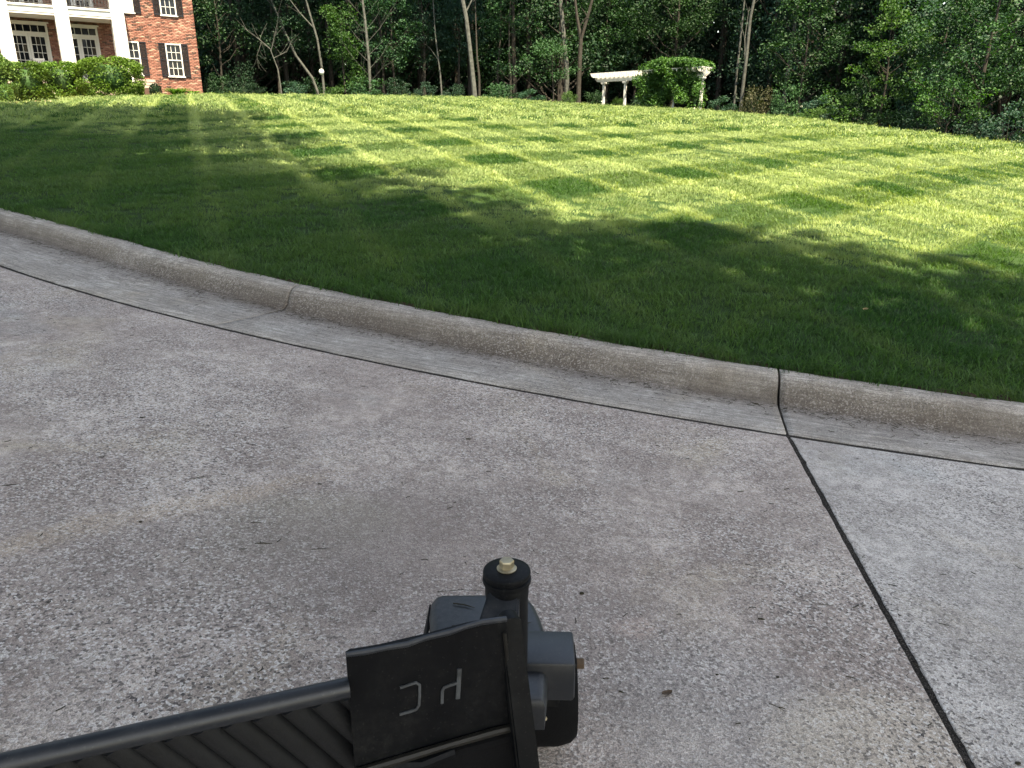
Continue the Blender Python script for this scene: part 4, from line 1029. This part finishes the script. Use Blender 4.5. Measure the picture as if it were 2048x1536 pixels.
own_tree(1870, 42, ell_blobs(90, 2.4, 1.6, 2.6, 4.0, .6, 51, .3), 240, .13, 'leaf_blue', 52, 'tall bluish green tree between the drooping tree and the dusky right tree', 7, .12)
own_tree(1600, 48, ell_blobs(70, 2.2, 1.4, 2.8, 4.4, .6, 53, .3), 200, .13, 'leaf_mid', 54, 'full green tree behind the rounded bush right of the reddish bush', 7.5, .10)
own_tree(560, 54, ell_blobs(90, 3.0, 1.5, 2.8, 4.8, .65, 55, .3), 190, .14, 'leaf_dark', 56, 'dark leafy tree behind the small dead tree', 8, .10)
own_tree(790, 53.5, ell_blobs(90, 2.4, 1.5, 2.8, 4.6, .65, 57, .3), 190, .14, 'leaf_mid', 58, 'leafy tree right behind the fanning pale tree', 8, .10)
own_tree(920, 55, ell_blobs(90, 2.2, 1.5, 2.8, 5.2, .65, 59, .3), 190, .14, 'leaf_blue', 60, 'bluish tree just left behind the large pale trunk', 8.5, .10)
own_tree(1210, 59, ell_blobs(90, 3.2, 1.5, 2.8, 5.6, .7, 61, .3), 170, .15, 'leaf_mid', 62, 'leafy tree behind the left end of the pergola', 9, .12)
# understorey shrubs along the lawn edge
SH = [(437, 50.5, 2.0, 1.5, 1, 'green bush by the house corner at the edge of the dark woods'), (505, 51, 2.2, 1.0, 0, 'low dark bush left of the dead tree'),
      (590, 51.5, 2.2, 1.1, 4, 'low dusky bush between the dead tree and the globe'), (665, 51, 1.4, .9, 2, 'small bright bush right of the globe post'),
      (735, 50.6, 2.8, 1.4, 1, 'wide green bush at the foot of the fanning pale tree'), (800, 51, 2.3, 1.5, 0, 'dark bush right of the wide green bush'),
      (850, 51.5, 1.8, 1.2, 4, 'small dusky bush at the foot of the thin pale sapling'), (905, 51, 2.0, 1.1, 0, 'dark low bush left of the large pale trunk'),
      (1000, 51, 2.6, 1.3, 1, 'green leafy bush right of the large pale trunk'), (1060, 51.5, 2.4, 1.0, 4, 'dusky bush between the large trunk and the forked trunk'),
      (1140, 51, 1.3, 1.2, 2, 'small yellow green bush at the foot of the grey trunks'), (1190, 57, 2.0, 1.5, 1, 'leafy bush behind the left pergola post'),
      (1238, 57, 1.4, 1.2, 2, 'bright bush seen between the two left pergola posts'), (1285, 56, 2.0, 1.4, 0, 'dark bush in the shade under the pergola'),
      (1445, 50, 2.1, 1.2, 4, 'low dusky bush right of the pergola'), (1517, 46.5, 2.3, 2.1, 3, 'reddish brown bush right of the paired trunks'),
      (1575, 46, 2.2, 2.2, 1, 'rounded green bush right of the reddish bush'), (1640, 44, 2.4, 1.5, 4, 'dusky bush between the green bush and the layered tree'),
      (1625, 42.5, 1.6, .9, 2, 'low fresh green bush at the lawn edge below the dusky bush'), (1700, 41.5, 2.4, 1.4, 0, 'dark bush at the left foot of the layered tree'),
      (1790, 39.5, 2.6, 1.1, 1, 'green bush under the boughs of the layered tree'), (1850, 38.5, 2.4, 1.5, 0, 'dark bush right of the layered tree'),
      (1960, 36, 2.4, 1.4, 0, 'dark bush along the lawn edge near the right border'), (2030, 35, 2.6, 1.7, 4, 'dusky bush at the right border of the picture'),
      (1500, 52, 2.2, 1.6, 0, 'dark bush behind the reddish bush'), (1735, 44, 2.6, 3.0, 0, 'tall dark bush behind the layered tree'), (1850, 41, 3.2, 3.4, 4, 'tall dusky bush between the layered tree and the right trees'),
      (480, 53, 2.6, 2.4, 0, 'tall dark bush behind the sparse tree'), (620, 54.5, 3.0, 1.6, 0, 'dark bush in the hollow behind the globe')]
for (px, d, wd, ht, k, lb) in SH: shrub(px, d, wd, ht, k, lb)
for a_, d, k in ((35.5, 33.5, 0), (38, 33, 1), (41, 32, 4), (45, 31.5, 0), (49, 31, 1)):
    shrub(0, d, 3.2, 2.2, k, 'leafy bush beyond the right edge of the view', group='bushes beyond the right edge', az=a_)

# generic trees of the wood: each its own thing
gl = 'leafy tree standing in the dark wood behind the lawn'
spots = []
r7 = np.random.default_rng(12)
for px in np.linspace(400, 2080, 22):
    base = np.interp(px, [400, 1400, 1700, 2080], [58, 58, 50, 43]); spots.append((px + r7.normal() * 20, base + r7.uniform(-.5, 3.5)))
for i, (px, d) in enumerate(spots):
    k = int(r7.integers(0, 4)); A_ = ARCH[k]; s_ = r7.uniform(.85, 1.15)
    tree_thing('wood_tree', at(az_of(px), d, -.3), A_[1], A_[0], gl, 'tree', 'leafy trees in the dark wood', r7.uniform(0, 6), (s_, s_, s_ * r7.uniform(1, 1.25)))
EDGE = []  # unseen crowns pushed out over the lawn edge to shade the lower wood
for k in (0, 1):
    bl = ell_blobs(75, 4.4, 3.6, 3.4, 14.2, 1.3, 380 + k, .2); bl = [(b[0], b[1] - 4.6, b[2], b[3]) for b in bl]
    EDGE.append((crown_mesh('crown', bl, 34, .32, 390 + k, 'leaf_dark'), wood(bl, .19, 15, (.3 - k * .6, -1.2), 90 + k, 14)))
for i, px in enumerate(np.linspace(395, 2120, 20)):
    if 1040 < px < 1600: continue
    if px > 1650: continue
    base = np.interp(px, [400, 1400, 1700, 2080], [56, 55, 46.5, 41]) + r7.uniform(0, 1.5); k = i % 2; A_ = EDGE[k]; a_ = az_of(px)
    tree_thing('tall_tree', at(a_, base, -.3), A_[1], A_[0], 'tall dark trunked tree rising out of the wood behind the lawn', 'tree', 'tall trees in the dark wood', -R_(a_) + r7.uniform(-.2, .2), (1, 1, 1))
for i, px in enumerate(np.linspace(380, 2060, 14)):
    base = np.interp(px, [400, 1400, 1700, 2080], [58, 58, 50, 44]); k = i % 2; A_ = TALL[k]; s_ = r7.uniform(.9, 1.2)
    tree_thing('tall_tree', at(az_of(px + r7.normal() * 25), base + r7.uniform(0, 6), -.3), A_[1], A_[0], 'tall dark trunked tree rising out of the wood behind the lawn', 'tree', 'tall trees in the dark wood', r7.uniform(0, 6), (s_, s_, s_))
# far wood as one mass
r8 = np.random.default_rng(5); nW = 150000
aW = r8.uniform(-36, 48, nW); dW = np.interp(aW, [-30, 12, 24, 33], [66, 64, 54, 48]) + r8.uniform(0, 16, nW); hW = r8.uniform(0, 1, nW) * 19
lump = np.sin(aW * 1.3) * np.sin(hW * .9 + aW * .5) + np.sin(aW * 2.9 + 1) * np.cos(hW * 1.7)
kp = lump > -.75; aW, dW, hW = aW[kp], dW[kp], hW[kp]; ra = np.radians(aW); xW, yW = dW * np.sin(ra), dW * np.cos(ra)
C = np.c_[xW, yW, ground_z(xW, yW) + hW]; V, F = leaf_quads(C, .55, r8, .3, .6)
tag(link('woodland', npmesh('woodland', V, F, np.repeat(r8.uniform(0, .6, len(C)), 4)), M['leaf_dark']), 'dense dark woodland behind the trees at the lawn edge', 'woodland', kind='stuff')
nW = 60000
aW = r8.uniform(-60, 62, nW); dW = 84 + r8.uniform(0, 10, nW); ra = np.radians(aW); hW = r8.uniform(0, 1, nW) * 20 - 2
C = np.c_[dW * np.sin(ra), dW * np.cos(ra), hW + 1]; V, F = leaf_quads(C, 1.3, r8, .2, .7)
tag(link('distant_woodland', npmesh('distant_woodland', V, F, np.repeat(r8.uniform(0, .5, len(C)), 4)), M['leaf_dark']), 'far dark wall of forest', 'woodland', kind='stuff')

# shade trees behind and beside the viewpoint, whose shadow falls over drive and lawn
def big_tree(x, y, cz, cr, seed, label, tr=None):
    bl = ell_blobs(120, cr, cr, cr * .55, cz, cr * .24, seed, .15)
    g0 = float(plane(np.clip(x, -25, 25), y)) - .3 if not (AZ0 < math.degrees(math.atan2(x, y)) < AZ1) else float(ground_z(x, y)) - .2
    tx, ty = tr or (x, y)
    root = empty('shade_tree', (tx, ty, g0), 0, label, 'tree')
    bl2 = [(b[0] + x - tx, b[1] + y - ty, b[2] - g0, b[3]) for b in bl]
    t_ = wood(bl2, .38, cz - g0, (x - tx, y - ty), seed, 26); t_.materials.append(M['bark_dark']); link('trunk', t_, None, root)
    link('crown', crown_mesh('crown', bl2, 84, .42, seed, 'leaf_mid', .6, .6, .45), None, root)
#==SHADE==
big_tree(7.6, -4.5, 11, 5.7, 501, 'big shade tree close behind the viewpoint on the right', (9, -7))
big_tree(0.4, -3.4, 11.5, 6.0, 502, 'big shade tree straight behind the viewpoint', (-1, -5))
big_tree(-3.6, 0.6, 12.5, 5.6, 507, 'slender shade tree just left of the viewpoint', (-6.5, -2.5))
big_tree(-5.6, 4.4, 13, 6.4, 503, 'big shade tree left of the driveway', (-10.5, .8))
big_tree(-10.5, 10.9, 13.5, 6.8, 504, 'big shade tree on the left lawn outside the view', (-14.5, 8.5))
big_tree(-16.6, 15.8, 14, 6.4, 506, 'farthest of the big shade trees on the left', (-20.5, 13))
big_tree(14.5, -5.4, 11, 6.0, 505, 'big shade tree right of the driveway behind the viewpoint')

# ------------------------------------------------------------------ riding mower, front corner
def ray(px, py):
    a = (px - 1024) / FPX; b = -(py - 768) / FPX
    return np.array([a, math.cos(PITCH) + b * math.sin(PITCH), -math.sin(PITCH) + b * math.cos(PITCH)])
def hit(px, py, P0, n):
    r = ray(px, py); t = ((np.array(P0) - EYE) @ np.array(n)) / (r @ np.array(n)); return Vector(EYE + r * t)
M['black'] = plain('black_powder_coat', (.0025, .003, .004), .45, .13, 0, .2, 30, .12, 500)
M['black_dusty'] = plain('dusty_black_steel', (.015, .019, .024), .38, .5, 0, .3, 14, .15, 400)
def metal(name, c, dust, rough, spec, amt):
    m, n, b, o = newmat(name); co = objco(n)
    f = noise(n, 9, co, 6, .7, .4); g = noise(n, 85, co, 5, .75)
    x = N(n, 'ShaderNodeMath', operation='MULTIPLY'); n.links.new(ramp(n, f, [(.42, 0.), (.72, 1.)]), x.inputs[0]); n.links.new(ramp(n, g, [(.42, .1), (.62, 1.)]), x.inputs[1])
    y = N(n, 'ShaderNodeMath', operation='MULTIPLY', i_1=amt); n.links.new(x.outputs[0], y.inputs[0])
    c1 = mix(n, y.outputs[0], c, dust)
    sc = N(n, 'ShaderNodeTexVoronoi', i_Scale=520.); n.links.new(co, sc.inputs[0]); sp = N(n, 'ShaderNodeSeparateColor'); n.links.new(sc.outputs['Color'], sp.inputs[0])
    c1 = mix(n, ramp(n, sp.outputs[0], [(.975, 0.), (.985, .3)]), c1, dust)
    n.links.new(c1, b.inputs['Base Color']); n.links.new(ramp(n, f, [(.3, rough), (.7, min(1, rough + .25))]), b.inputs['Roughness']); b.inputs['Specular IOR Level'].default_value = spec
    bump(n, b, g, .12, .001); return m
M['black'] = metal('black_powder_coat', (.0022, .0026, .0034), (.030, .030, .028), .42, .13, .35)
M['black_dusty'] = metal('dusty_black_steel', (.0085, .011, .015), (.060, .060, .058), .36, .5, .6)
M['rubber'] = plain('black_rubber', (.003, .003, .0035), .85, .12, 0, .3, 20, .3, 300)
M['mat'] = plain('footrest_rubber', (.006, .0065, .0075), .6, .3, 0, .25, 20, .2, 300)
M['zinc'] = plain('worn_zinc', (.34, .29, .20), .5, .5, .85, .2, 60)
M['rust'] = plain('rusty_steel', (.09, .06, .04), .75, .4, .3, .35, 90, .4, 300)
M['worn'] = plain('worn_edge', (.012, .011, .009), .5, .4, .3, .5, 22)
M['mark'] = plain('worn_raised_mark', (.055, .060, .064), .5, .4, .3, .4, 40)
mow = empty('riding_mower', (-.008, 1.0, 0), 0, 'black front corner of a riding mower with ribbed footrest and caster wheel on the drive', 'lawn mower')
def mpart(mb, name, mat, parent=None, smooth=True):
    me = mb.mesh(name, smooth); me.transform(Matrix.Translation(-Vector(mow.location))); return link(name, me, M[mat], parent or mow)
pd = Vector((.943, .333, 0)); pn = Vector((.333, -.943, 0)); PP = (-.009, .85, .4)
ph = lambda x, y: hit(x, y, PP, pn)
# front plate with the worn marks
out = [ph(*p) for p in ((692, 1309), (700, 1304), (760, 1294), (850, 1273), (935, 1250), (1000, 1237), (1012, 1240), (1022, 1320), (1038, 1452), (712, 1560))]
mb = MB(); mb.poly(out, -pn * .006); plate = mpart(mb, 'front_plate', 'black', smooth=False)
def strip(pts, wd, mat, name, parent, th=.002):
    for a, b in zip(pts, pts[1:]): pass
    mb = MB(); n_ = len(pts); L = []; Rr = []
    for i, p in enumerate(pts):
        t = (pts[min(i + 1, n_ - 1)] - pts[max(i - 1, 0)]).normalized(); s = pn.cross(t).normalized() * wd / 2
        L.append(p + s + pn * .0005); Rr.append(p - s + pn * .0005)
    bm = mb.bm
    for i in range(n_ - 1):
        q = [bm.verts.new(v) for v in (L[i], L[i + 1], Rr[i + 1], Rr[i])]; w = [bm.verts.new(Vector(v.co) + pn * th) for v in q]
        bm.faces.new(w); bm.faces.new(q[::-1])
        for k in range(4): bm.faces.new((q[k], q[(k + 1) % 4], w[(k + 1) % 4], w[k]))
    return mpart(mb, name, mat, parent, False)
zq = lambda X, Y: ph(660 + X / 4.6545, 1220 + Y / 4.6545)
strip([zq(650, 718), (zq(730, 690)), zq(800, 668), zq(832, 690), zq(832, 790), zq(826, 880), zq(800, 918), zq(730, 942), zq(645, 965)], .0034, 'mark', 'raised_mark', mow)
strip([zq(1202, 540), zq(1195, 680), zq(1186, 818)], .0058, 'mark', 'raised_mark', mow)
strip([zq(1180, 672), zq(1120, 690), zq(1058, 716), zq(1044, 745), zq(1040, 862)], .0040, 'mark', 'raised_mark', mow)
# rolled lip along the top of the plate, worn flange at its foot
mb = MB(); tp = [ph(*p) + pn * .001 for p in ((693, 1308), (730, 1303), (775, 1294), (815, 1287), (850, 1275), (900, 1263), (935, 1251), (965, 1243), (1012, 1237))]
mb.tube(tp, [.0032, .004, .0034, .0042, .0036, .0042, .0034, .004, .004], 8); mpart(mb, 'top_lip', 'black_dusty')
mb = MB(); mb.tube([ph(*p) + pn * .006 for p in ((714, 1537), (800, 1512), (900, 1482), (985, 1458), (1036, 1446))], [.005, .006, .0055, .006, .005], 8); mpart(mb, 'foot_flange', 'worn')
mb = MB(); mb.tube([ph(1007, 1262) + pn * .004, ph(1014, 1330) + pn * .004, ph(1030, 1440) + pn * .004], .0028, 6); mpart(mb, 'weld_seam', 'worn')
# end post of the plate: flat bar with rounded head
a, b = ph(1026, 1254) - pn * .004, Vector((.034, .80, .23))
ax = (b - a).normalized(); sd_ = pn.cross(ax).normalized()
mb = MB(); ring = []
for i in range(9):
    th = math.pi * i / 8; ring.append(a + sd_ * .0145 * math.cos(th) - ax * .010 * math.sin(th))
if (ring[0] - ring[-1]).dot(pd) > 0: pass
mb.poly(ring + [b + (ring[-1] - ring[0]).normalized() * .017, b - (ring[-1] - ring[0]).normalized() * .017], -pn * .020 + Vector((0, 0, .0)))
bmesh.ops.recalc_face_normals(mb.bm, faces=mb.bm.faces); bmesh.ops.bevel(mb.bm, geom=[e for e in mb.bm.edges if e.calc_length() > .05], offset=.004, segments=3, affect='EDGES')
mpart(mb, 'end_post', 'black')
# foot rail: tube along the plate line
r0, r1 = ph(698, 1374), ph(-160, 1566)
mb = MB(); mb.tube([r0 + pd * .0, r0.lerp(r1, .33), r0.lerp(r1, .66), r1], .0128, 18); mpart(mb, 'foot_rail', 'black_dusty')
# footrest below the rail
vn = (pn * -.12 + Vector((0, 0, -.99))).normalized(); fn = pd.cross(vn).normalized()
if fn.dot(Vector((0, -1, 0))) < 0: fn = -fn
F0 = r0 + Vector((0, 0, -.008)) - fn * .016
fh = lambda x, y: hit(x, y, F0, fn)
mb = MB(); B0 = -fn * .020; B1 = B0 + Vector((0, 0, -.022)); mb.poly([r0 + B1 + pd * .10, r1 + B1, r1 + vn * .30 + B0, r0 + vn * .30 + pd * .10 + B0], -fn * .01); 
foot = mpart(mb, 'footrest', 'mat', smooth=False)
u_ = (r1 - r0).normalized()
d1 = (fh(446 + 107, 1448 + 84) - fh(446, 1448)); d1.normalize()
sx = [x for x in range(-300, 800, 59)]
for x in sx:
    y = 1392 + (690 - x) * .2275
    p = r0 + u_ * ((fh(x, y) - r0).dot(u_)) + vn * .026
    p = p - fn * ((p - r0).dot(fn)) - fn * .018
    q = p + d1 * .34
    # keep on the sheet: clip where it passes the right end
    wv_ = fn.cross(d1).normalized()
    mb = MB(); prof = [(-.019, -.004), (-.016, .006), (-.010, .0105), (-.002, .0115), (.006, .008), (.012, .0), (.014, -.006)]
    A_ = [p + wv_ * s + fn * z for s, z in prof]; B_ = [q + wv_ * s + fn * z for s, z in prof]
    va = [mb.bm.verts.new(v) for v in A_]; vb_ = [mb.bm.verts.new(v) for v in B_]
    for i in range(len(prof) - 1): mb.bm.faces.new((va[i], va[i + 1], vb_[i + 1], vb_[i]))
    mb.bm.faces.new(va); mb.bm.faces.new(vb_[::-1])
    if p.x < r0.x + .03: mpart(mb, 'rib', 'mat', foot)
# things under the plate
mb = MB(); mb.box((-.10, .86, .27), (.20, .10, .16), .34, .01); mpart(mb, 'deck_shell', 'rubber', smooth=False)
mb = MB(); mb.cyl(hit(880, 1500, PP, pn) + Vector((.0, .02, -.01)), hit(905, 1580, PP, pn) + Vector((0, -.02, -.02)), .016, .014, 14, .003); mpart(mb, 'lift_spacer', 'black_dusty')
mb = MB(); mb.tube([ph(770, 1530), ph(840, 1518) + pn * .01, ph(905, 1492) + pn * .01], .008, 8); mpart(mb, 'hose', 'black')
# pivot tube with cap and bolt
cx, cy = -.008, 1.003
mb = MB(); mb.lathe([(.033, .24), (.033, .47), (.034, .475), (.034, .495), (.0325, .498)], (cx, cy, 0), 36); mpart(mb, 'pivot_tube', 'black')
mb = MB(); mb.lathe([(.034, .495), (.0372, .4965), (.0378, .500), (.0372, .5035), (.0345, .5045), (.0345, .507), (.0366, .5085), (.037, .512), (.0362, .515), (.034, .5165), (.014, .517)], (cx, cy, 0), 40); cap = mpart(mb, 'pivot_cap', 'black')
mb = MB(); mb.lathe([(.004, .517), (.0148, .5172), (.0155, .519), (.0135, .5205), (.004, .521)], (cx, cy, 0), 24); mpart(mb, 'washer', 'zinc', cap)
mb = MB(); mb.lathe([(.004, .520), (.0112, .5205), (.0114, .531), (.0104, .533), (.003, .5332)], (cx, cy, 0), 6); mpart(mb, 'bolt_head', 'zinc', cap, False)
# arm from the plate to the tube
mb = MB(); mb.poly([(cx - .028, .985, .492), (cx + .020, .985, .492), (cx + .012, .875, .432), (cx - .062, .875, .432)], (0, 0, -.05)); bmesh.ops.recalc_face_normals(mb.bm, faces=mb.bm.faces)
bmesh.ops.bevel(mb.bm, geom=list(mb.bm.edges), offset=.003, segments=2, affect='EDGES'); mpart(mb, 'support_arm', 'black_dusty')
# fork crown over the wheel
oz = lambda x, y, z: hit(x, y, (0, 0, z), (0, 0, 1))
cr_ = [oz(x, y, .285) for x, y in ((858, 1222), (862, 1200), (870, 1189), (885, 1185), (960, 1184), (1040, 1185), (1056, 1190), (1070, 1206), (1082, 1232), (1092, 1262), (1098, 1320), (1090, 1400), (880, 1400), (868, 1330))]
mb = MB(); mb.poly(cr_, (0, 0, -.060)); bmesh.ops.recalc_face_normals(mb.bm, faces=mb.bm.faces); mb.bm.normal_update()
tf = max(mb.bm.faces, key=lambda f: f.calc_center_median().z); bmesh.ops.bevel(mb.bm, geom=list(tf.edges), offset=.016, segments=5, affect='EDGES', profile=.5)
crown_ = mpart(mb, 'fork_crown', 'black_dusty')
p0 = oz(862, 1215, .27); mb = MB(); mb.poly([p0 + Vector((-.004, .01, 0)), p0 + Vector((-.004, -.06, -.02)), p0 + Vector((-.016, -.075, -.055)), p0 + Vector((-.018, -.05, -.06)), p0 + Vector((-.006, .01, -.05))], (.003, 0, 0)); mpart(mb, 'fork_leg', 'black', crown_, False)
# wheel
mb = MB(); R0 = .105; W0 = .088
prof = [(.05, -W0 * .9), (.07, -W0 * .98), (.088, -W0), (.098, -W0 * .88), (R0, -W0 * .6), (R0 + .001, 0), (R0, W0 * .6), (.098, W0 * .88), (.088, W0), (.07, W0 * .98), (.05, W0 * .9)]
MX = Matrix.Translation((.036, 1.222, .108)) @ Matrix.Rotation(R_(90), 4, 'Y'); mb.lathe(prof, seg=40, M=MX); wh = mpart(mb, 'caster_tyre', 'rubber')
mb = MB(); mb.lathe([(.005, -W0 * .8), (.052, -W0 * .8), (.052, W0 * .8), (.03, W0 * .86), (.01, W0 * .86)], seg=28, M=MX); mpart(mb, 'hub', 'black', wh)
g_ = Vector(EYE + ray(1090, 1437) * 1.33); mb = MB(); mb.cyl(g_, g_ + Vector((0, -.008, .006)), .0042, .003, 8); mpart(mb, 'grease_fitting', 'zinc')
mb = MB(); mb.box((.045, 1.10, .262), (.128, .092, .078), -.03, .006); axb = mpart(mb, 'axle_box', 'black_dusty')
mb = MB(); mb.lathe([(.002, 0), (.0165, .0005), (.0165, .003), (.010, .0035), (.010, .004)], seg=20, M=Matrix.Translation((.1085, 1.087, .275)) @ Matrix.Rotation(R_(90), 4, 'Y')); mpart(mb, 'washer', 'black', axb)
mb = MB(); mb.lathe([(.002, .003), (.0095, .003), (.0098, .015), (.0085, .017), (.002, .0172)], seg=6, M=Matrix.Translation((.1085, 1.087, .275)) @ Matrix.Rotation(R_(90), 4, 'Y')); mpart(mb, 'bolt_head', 'rust', axb, False)
mb = MB(); mb.box((.05, 1.135, .19), (.075, .02, .12), 0, .004); mpart(mb, 'fork_plate', 'black', axb, False)
# bits of cut grass lying on the metal
def lying(name, p, dirv, L, wd, mat, label=None, cat=None, z=0):
    d = Vector(dirv).normalized(); mb = MB(); mid = Vector(p) + Vector((-d.y, d.x, 0)) * L * .06
    mb.tube([Vector(p) - d * L / 2, mid, Vector(p) + d * L / 2], [wd * .5, wd * .6, wd * .2], 5); o = mb.build(name, M[mat], None, True)
    if label: tag(o, label, cat)
    return o
M['clip'] = plain('dry_clipping', (.030, .026, .016), .9, .2, 0, .4, 30)
M['drygrass'] = plain('straw', (.20, .16, .08), .9, .2, 0, .3, 30)
lying('grass_clipping', oz(928, 1211, .288), (1, -.35, 0), .045, .0022, 'clip', 'long dark clipping lying on the fork crown left of the pivot tube', 'clipping')
lying('grass_clipping', oz(911, 1252, .288), (1, .05, 0), .014, .0022, 'clip', 'short dark clipping low on the fork crown beside the front plate', 'clipping')
lying('grass_clipping', oz(1054, 1247, .288), (1, .4, 0), .016, .002, 'clip', 'short dark clipping on the fork crown right of the pivot tube', 'clipping')
lying('pine_needle', oz(925, 1183, .29), (1, .02, 0), .10, .0012, 'clip', 'long thin needle on the far edge of the fork crown', 'needle')

# ------------------------------------------------------------------ litter on the drive
def on_drive(px, py, dz=.002):
    return hit(px, py, (0, 0, dz), np.array([-S1, -S2, 1.0]))
IT = [('twig', 527, 1087, 1, -.02, .05, .0030, 'clip', 'dark straight twig on the concrete left of the mower'), ('twig', 512, 1045, 1, -.05, .032, .0022, 'clip', 'thin short twig just above the dark straight twig'),
      ('twig', 640, 1098, 1, .1, .05, .0016, 'clip', 'faint thin twig right of the dark straight twig'), ('twig', 937, 878, 1, .0, .022, .005, 'clip', 'small dark twig fragment in the middle of the drive'),
      ('twig', 400, 955, 1, .45, .07, .0018, 'clip', 'long faint twig pointing to the curb on the left part of the drive'), ('twig', 505, 890, 1, -.5, .07, .0016, 'clip', 'thin slanting twig left of the centre of the drive'),
      ('twig', 22, 970, 1, .3, .05, .0025, 'clip', 'thin twig near the left edge of the drive'), ('twig', 640, 968, 1, -.2, .015, .004, 'clip', 'tiny dark stub above the faint twig'),
      ('twig', 1523, 1238, 1, -.2, .018, .0045, 'clip', 'short thick twig right of the mower'), ('twig', 1243, 1384, 1, -.6, .014, .003, 'clip', 'tiny slanting stub right of the mower wheel'),
      ('twig', 1385, 1149, 1, -.05, .03, .0014, 'clip', 'faint hair thin needle below the pinkish patch'), ('twig', 1650, 1210, 1, -.2, .05, .0014, 'clip', 'faint needle left of the dark joint'),
      ('twig', 1785, 1170, 1, -.25, .024, .002, 'clip', 'small needle right of the dark joint'), ('twig', 1890, 1250, 1, -.6, .032, .002, 'clip', 'slanting needle on the pale slab'),
      ('twig', 1705, 1356, 1, -.5, .028, .002, 'clip', 'slanting needle close left of the dark joint'), ('twig', 1555, 1415, 1, -.9, .04, .0016, 'clip', 'long slanting needle in the lower right part of the drive'),
      ('twig', 1605, 1400, 1, 0, .02, .0016, 'clip', 'level needle beside the long slanting needle'), ('twig', 285, 835, 1, .3, .022, .004, 'clip', 'dark fragment on the upper left part of the drive')]
for nm, x, y, dx, dy, L, wd, mt, lb in IT: lying(nm, on_drive(x, y, .002), (dx, dy, 0), L, wd, mt, lb, 'twig')
def blob(name, p, r, mat, label, cat, sq=.5, seed=0):
    bm = bmesh.new(); bmesh.ops.create_icosphere(bm, subdivisions=2, radius=1); q = random.Random(seed)
    for v in bm.verts: k = 1 + q.uniform(-.18, .18); v.co = Vector((v.co.x * r * k, v.co.y * r * .6 * k, v.co.z * r * sq * k + r * sq * .8))
    me = bpy.data.meshes.new(name); bm.to_mesh(me); bm.free(); o = link(name, me, M[mat], None, p); tag(o, label, cat); return o
blob('seed_pod', on_drive(1163, 1188, 0), .0065, 'clip', 'small dark seed pod behind the axle bolt', 'seed pod', .5, 1)
blob('seed_pod', on_drive(281, 1045, 0), .005, 'clip', 'tiny dark seed on the left part of the drive', 'seed pod', .5, 2)
blob('seed_pod', on_drive(1555, 1355, 0), .004, 'clip', 'tiny dark seed right of the curled brown leaf', 'seed pod', .5, 3)
blob('seed_pod', on_drive(1434, 1350, 0), .004, 'clip', 'tiny dark seed between the curled leaf and the other seed', 'seed pod', .5, 4)
blob('seed_pod', on_drive(2035, 1528, 0), .006, 'clip', 'dark seed in the bottom right corner', 'seed pod', .5, 5)
def curled_leaf(p, s, mat, label, rz=0, name='dry_leaf'):
    V = []; F = []; nx_, ny_ = 7, 5
    for i in range(nx_):
        for j in range(ny_):
            u, v = i / (nx_ - 1) * 2 - 1, j / (ny_ - 1) * 2 - 1; w_ = math.sqrt(max(0, 1 - u * u * .95)) * .55
            V.append((u * s, v * w_ * s, s * (.25 * abs(v) ** 1.5 + .15 * u * u) + s * .05 * math.sin(u * 9) * v + .001))
    for i in range(nx_ - 1):
        for j in range(ny_ - 1): a = i * ny_ + j; F.append((a, a + 1, a + ny_ + 1, a + ny_))
    o = link(name, npmesh(name, V, F, smooth=True), M[mat], None, p); o.rotation_euler = (0, 0, rz); tag(o, label, 'leaf'); return o
curled_leaf(on_drive(1334, 1388, 0), .013, 'rust', 'small curled brown leaf on the drive right of the mower', .3)
pz = None
for d in np.linspace(4, 12, 400):
    a_ = math.degrees(math.atan2(ray(1728, 635)[0], ray(1728, 635)[1])); p = at(a_, d); r_ = ray(1728, 635); t_ = math.hypot(p.x, p.y) / math.hypot(r_[0], r_[1])
    if EYE[2] + r_[2] * t_ <= p.z: pz = p; break
if pz is not None: curled_leaf(pz + Vector((0, 0, .045)), .028, 'drygrass', 'small pale curled leaf caught in the shaded grass', .8)
# scattered fine clippings: beyond counting
r9 = np.random.default_rng(4); V = []; F = []; c = 0
for i in range(2300):
    if i < 1000: x, y = r9.uniform(-3.6, 2.6), r9.uniform(.8, 6)
    else:
        s = r9.uniform(-3, LARC + 2); x, y = curb_pt(s, w_face(s) - abs(r9.normal()) * .10 - .01)
    sC = s_of(x, y); o_ = RR - math.hypot(x - CC[0], y - CC[1])
    if o_ > w_face(max(0, min(LARC, sC))) - .012 or o_ > -0.03 and o_ < .03: continue
    a = r9.uniform(0, 6.28); L = r9.uniform(.006, .030) * (1.3 if i >= 1000 else .8); wd = r9.uniform(.0005, .0014); z = plane(x, y) + .0025 - (.006 if o_ > 0 else 0) + (.002 if o_ > 0 else 0)
    ca, sa_ = math.cos(a), math.sin(a); bnd = r9.normal() * L * .12
    for t in (-.5, 0, .5):
        px_, py_ = x + ca * L * t - sa_ * (bnd if t == 0 else 0), y + sa_ * L * t + ca * (bnd if t == 0 else 0)
        V += [(px_ - sa_ * wd, py_ + ca * wd, z), (px_, py_, z + wd * 1.6), (px_ + sa_ * wd, py_ - ca * wd, z)]
    for k in (0, 3): F += [(c + k, c + k + 1, c + k + 4, c + k + 3), (c + k + 1, c + k + 2, c + k + 5, c + k + 4)]
    c += 9
tag(link('clippings', npmesh('clippings', V, F), M['clip']), 'fine scattered grass clippings and needles on drive and gutter', 'clippings', kind='stuff')
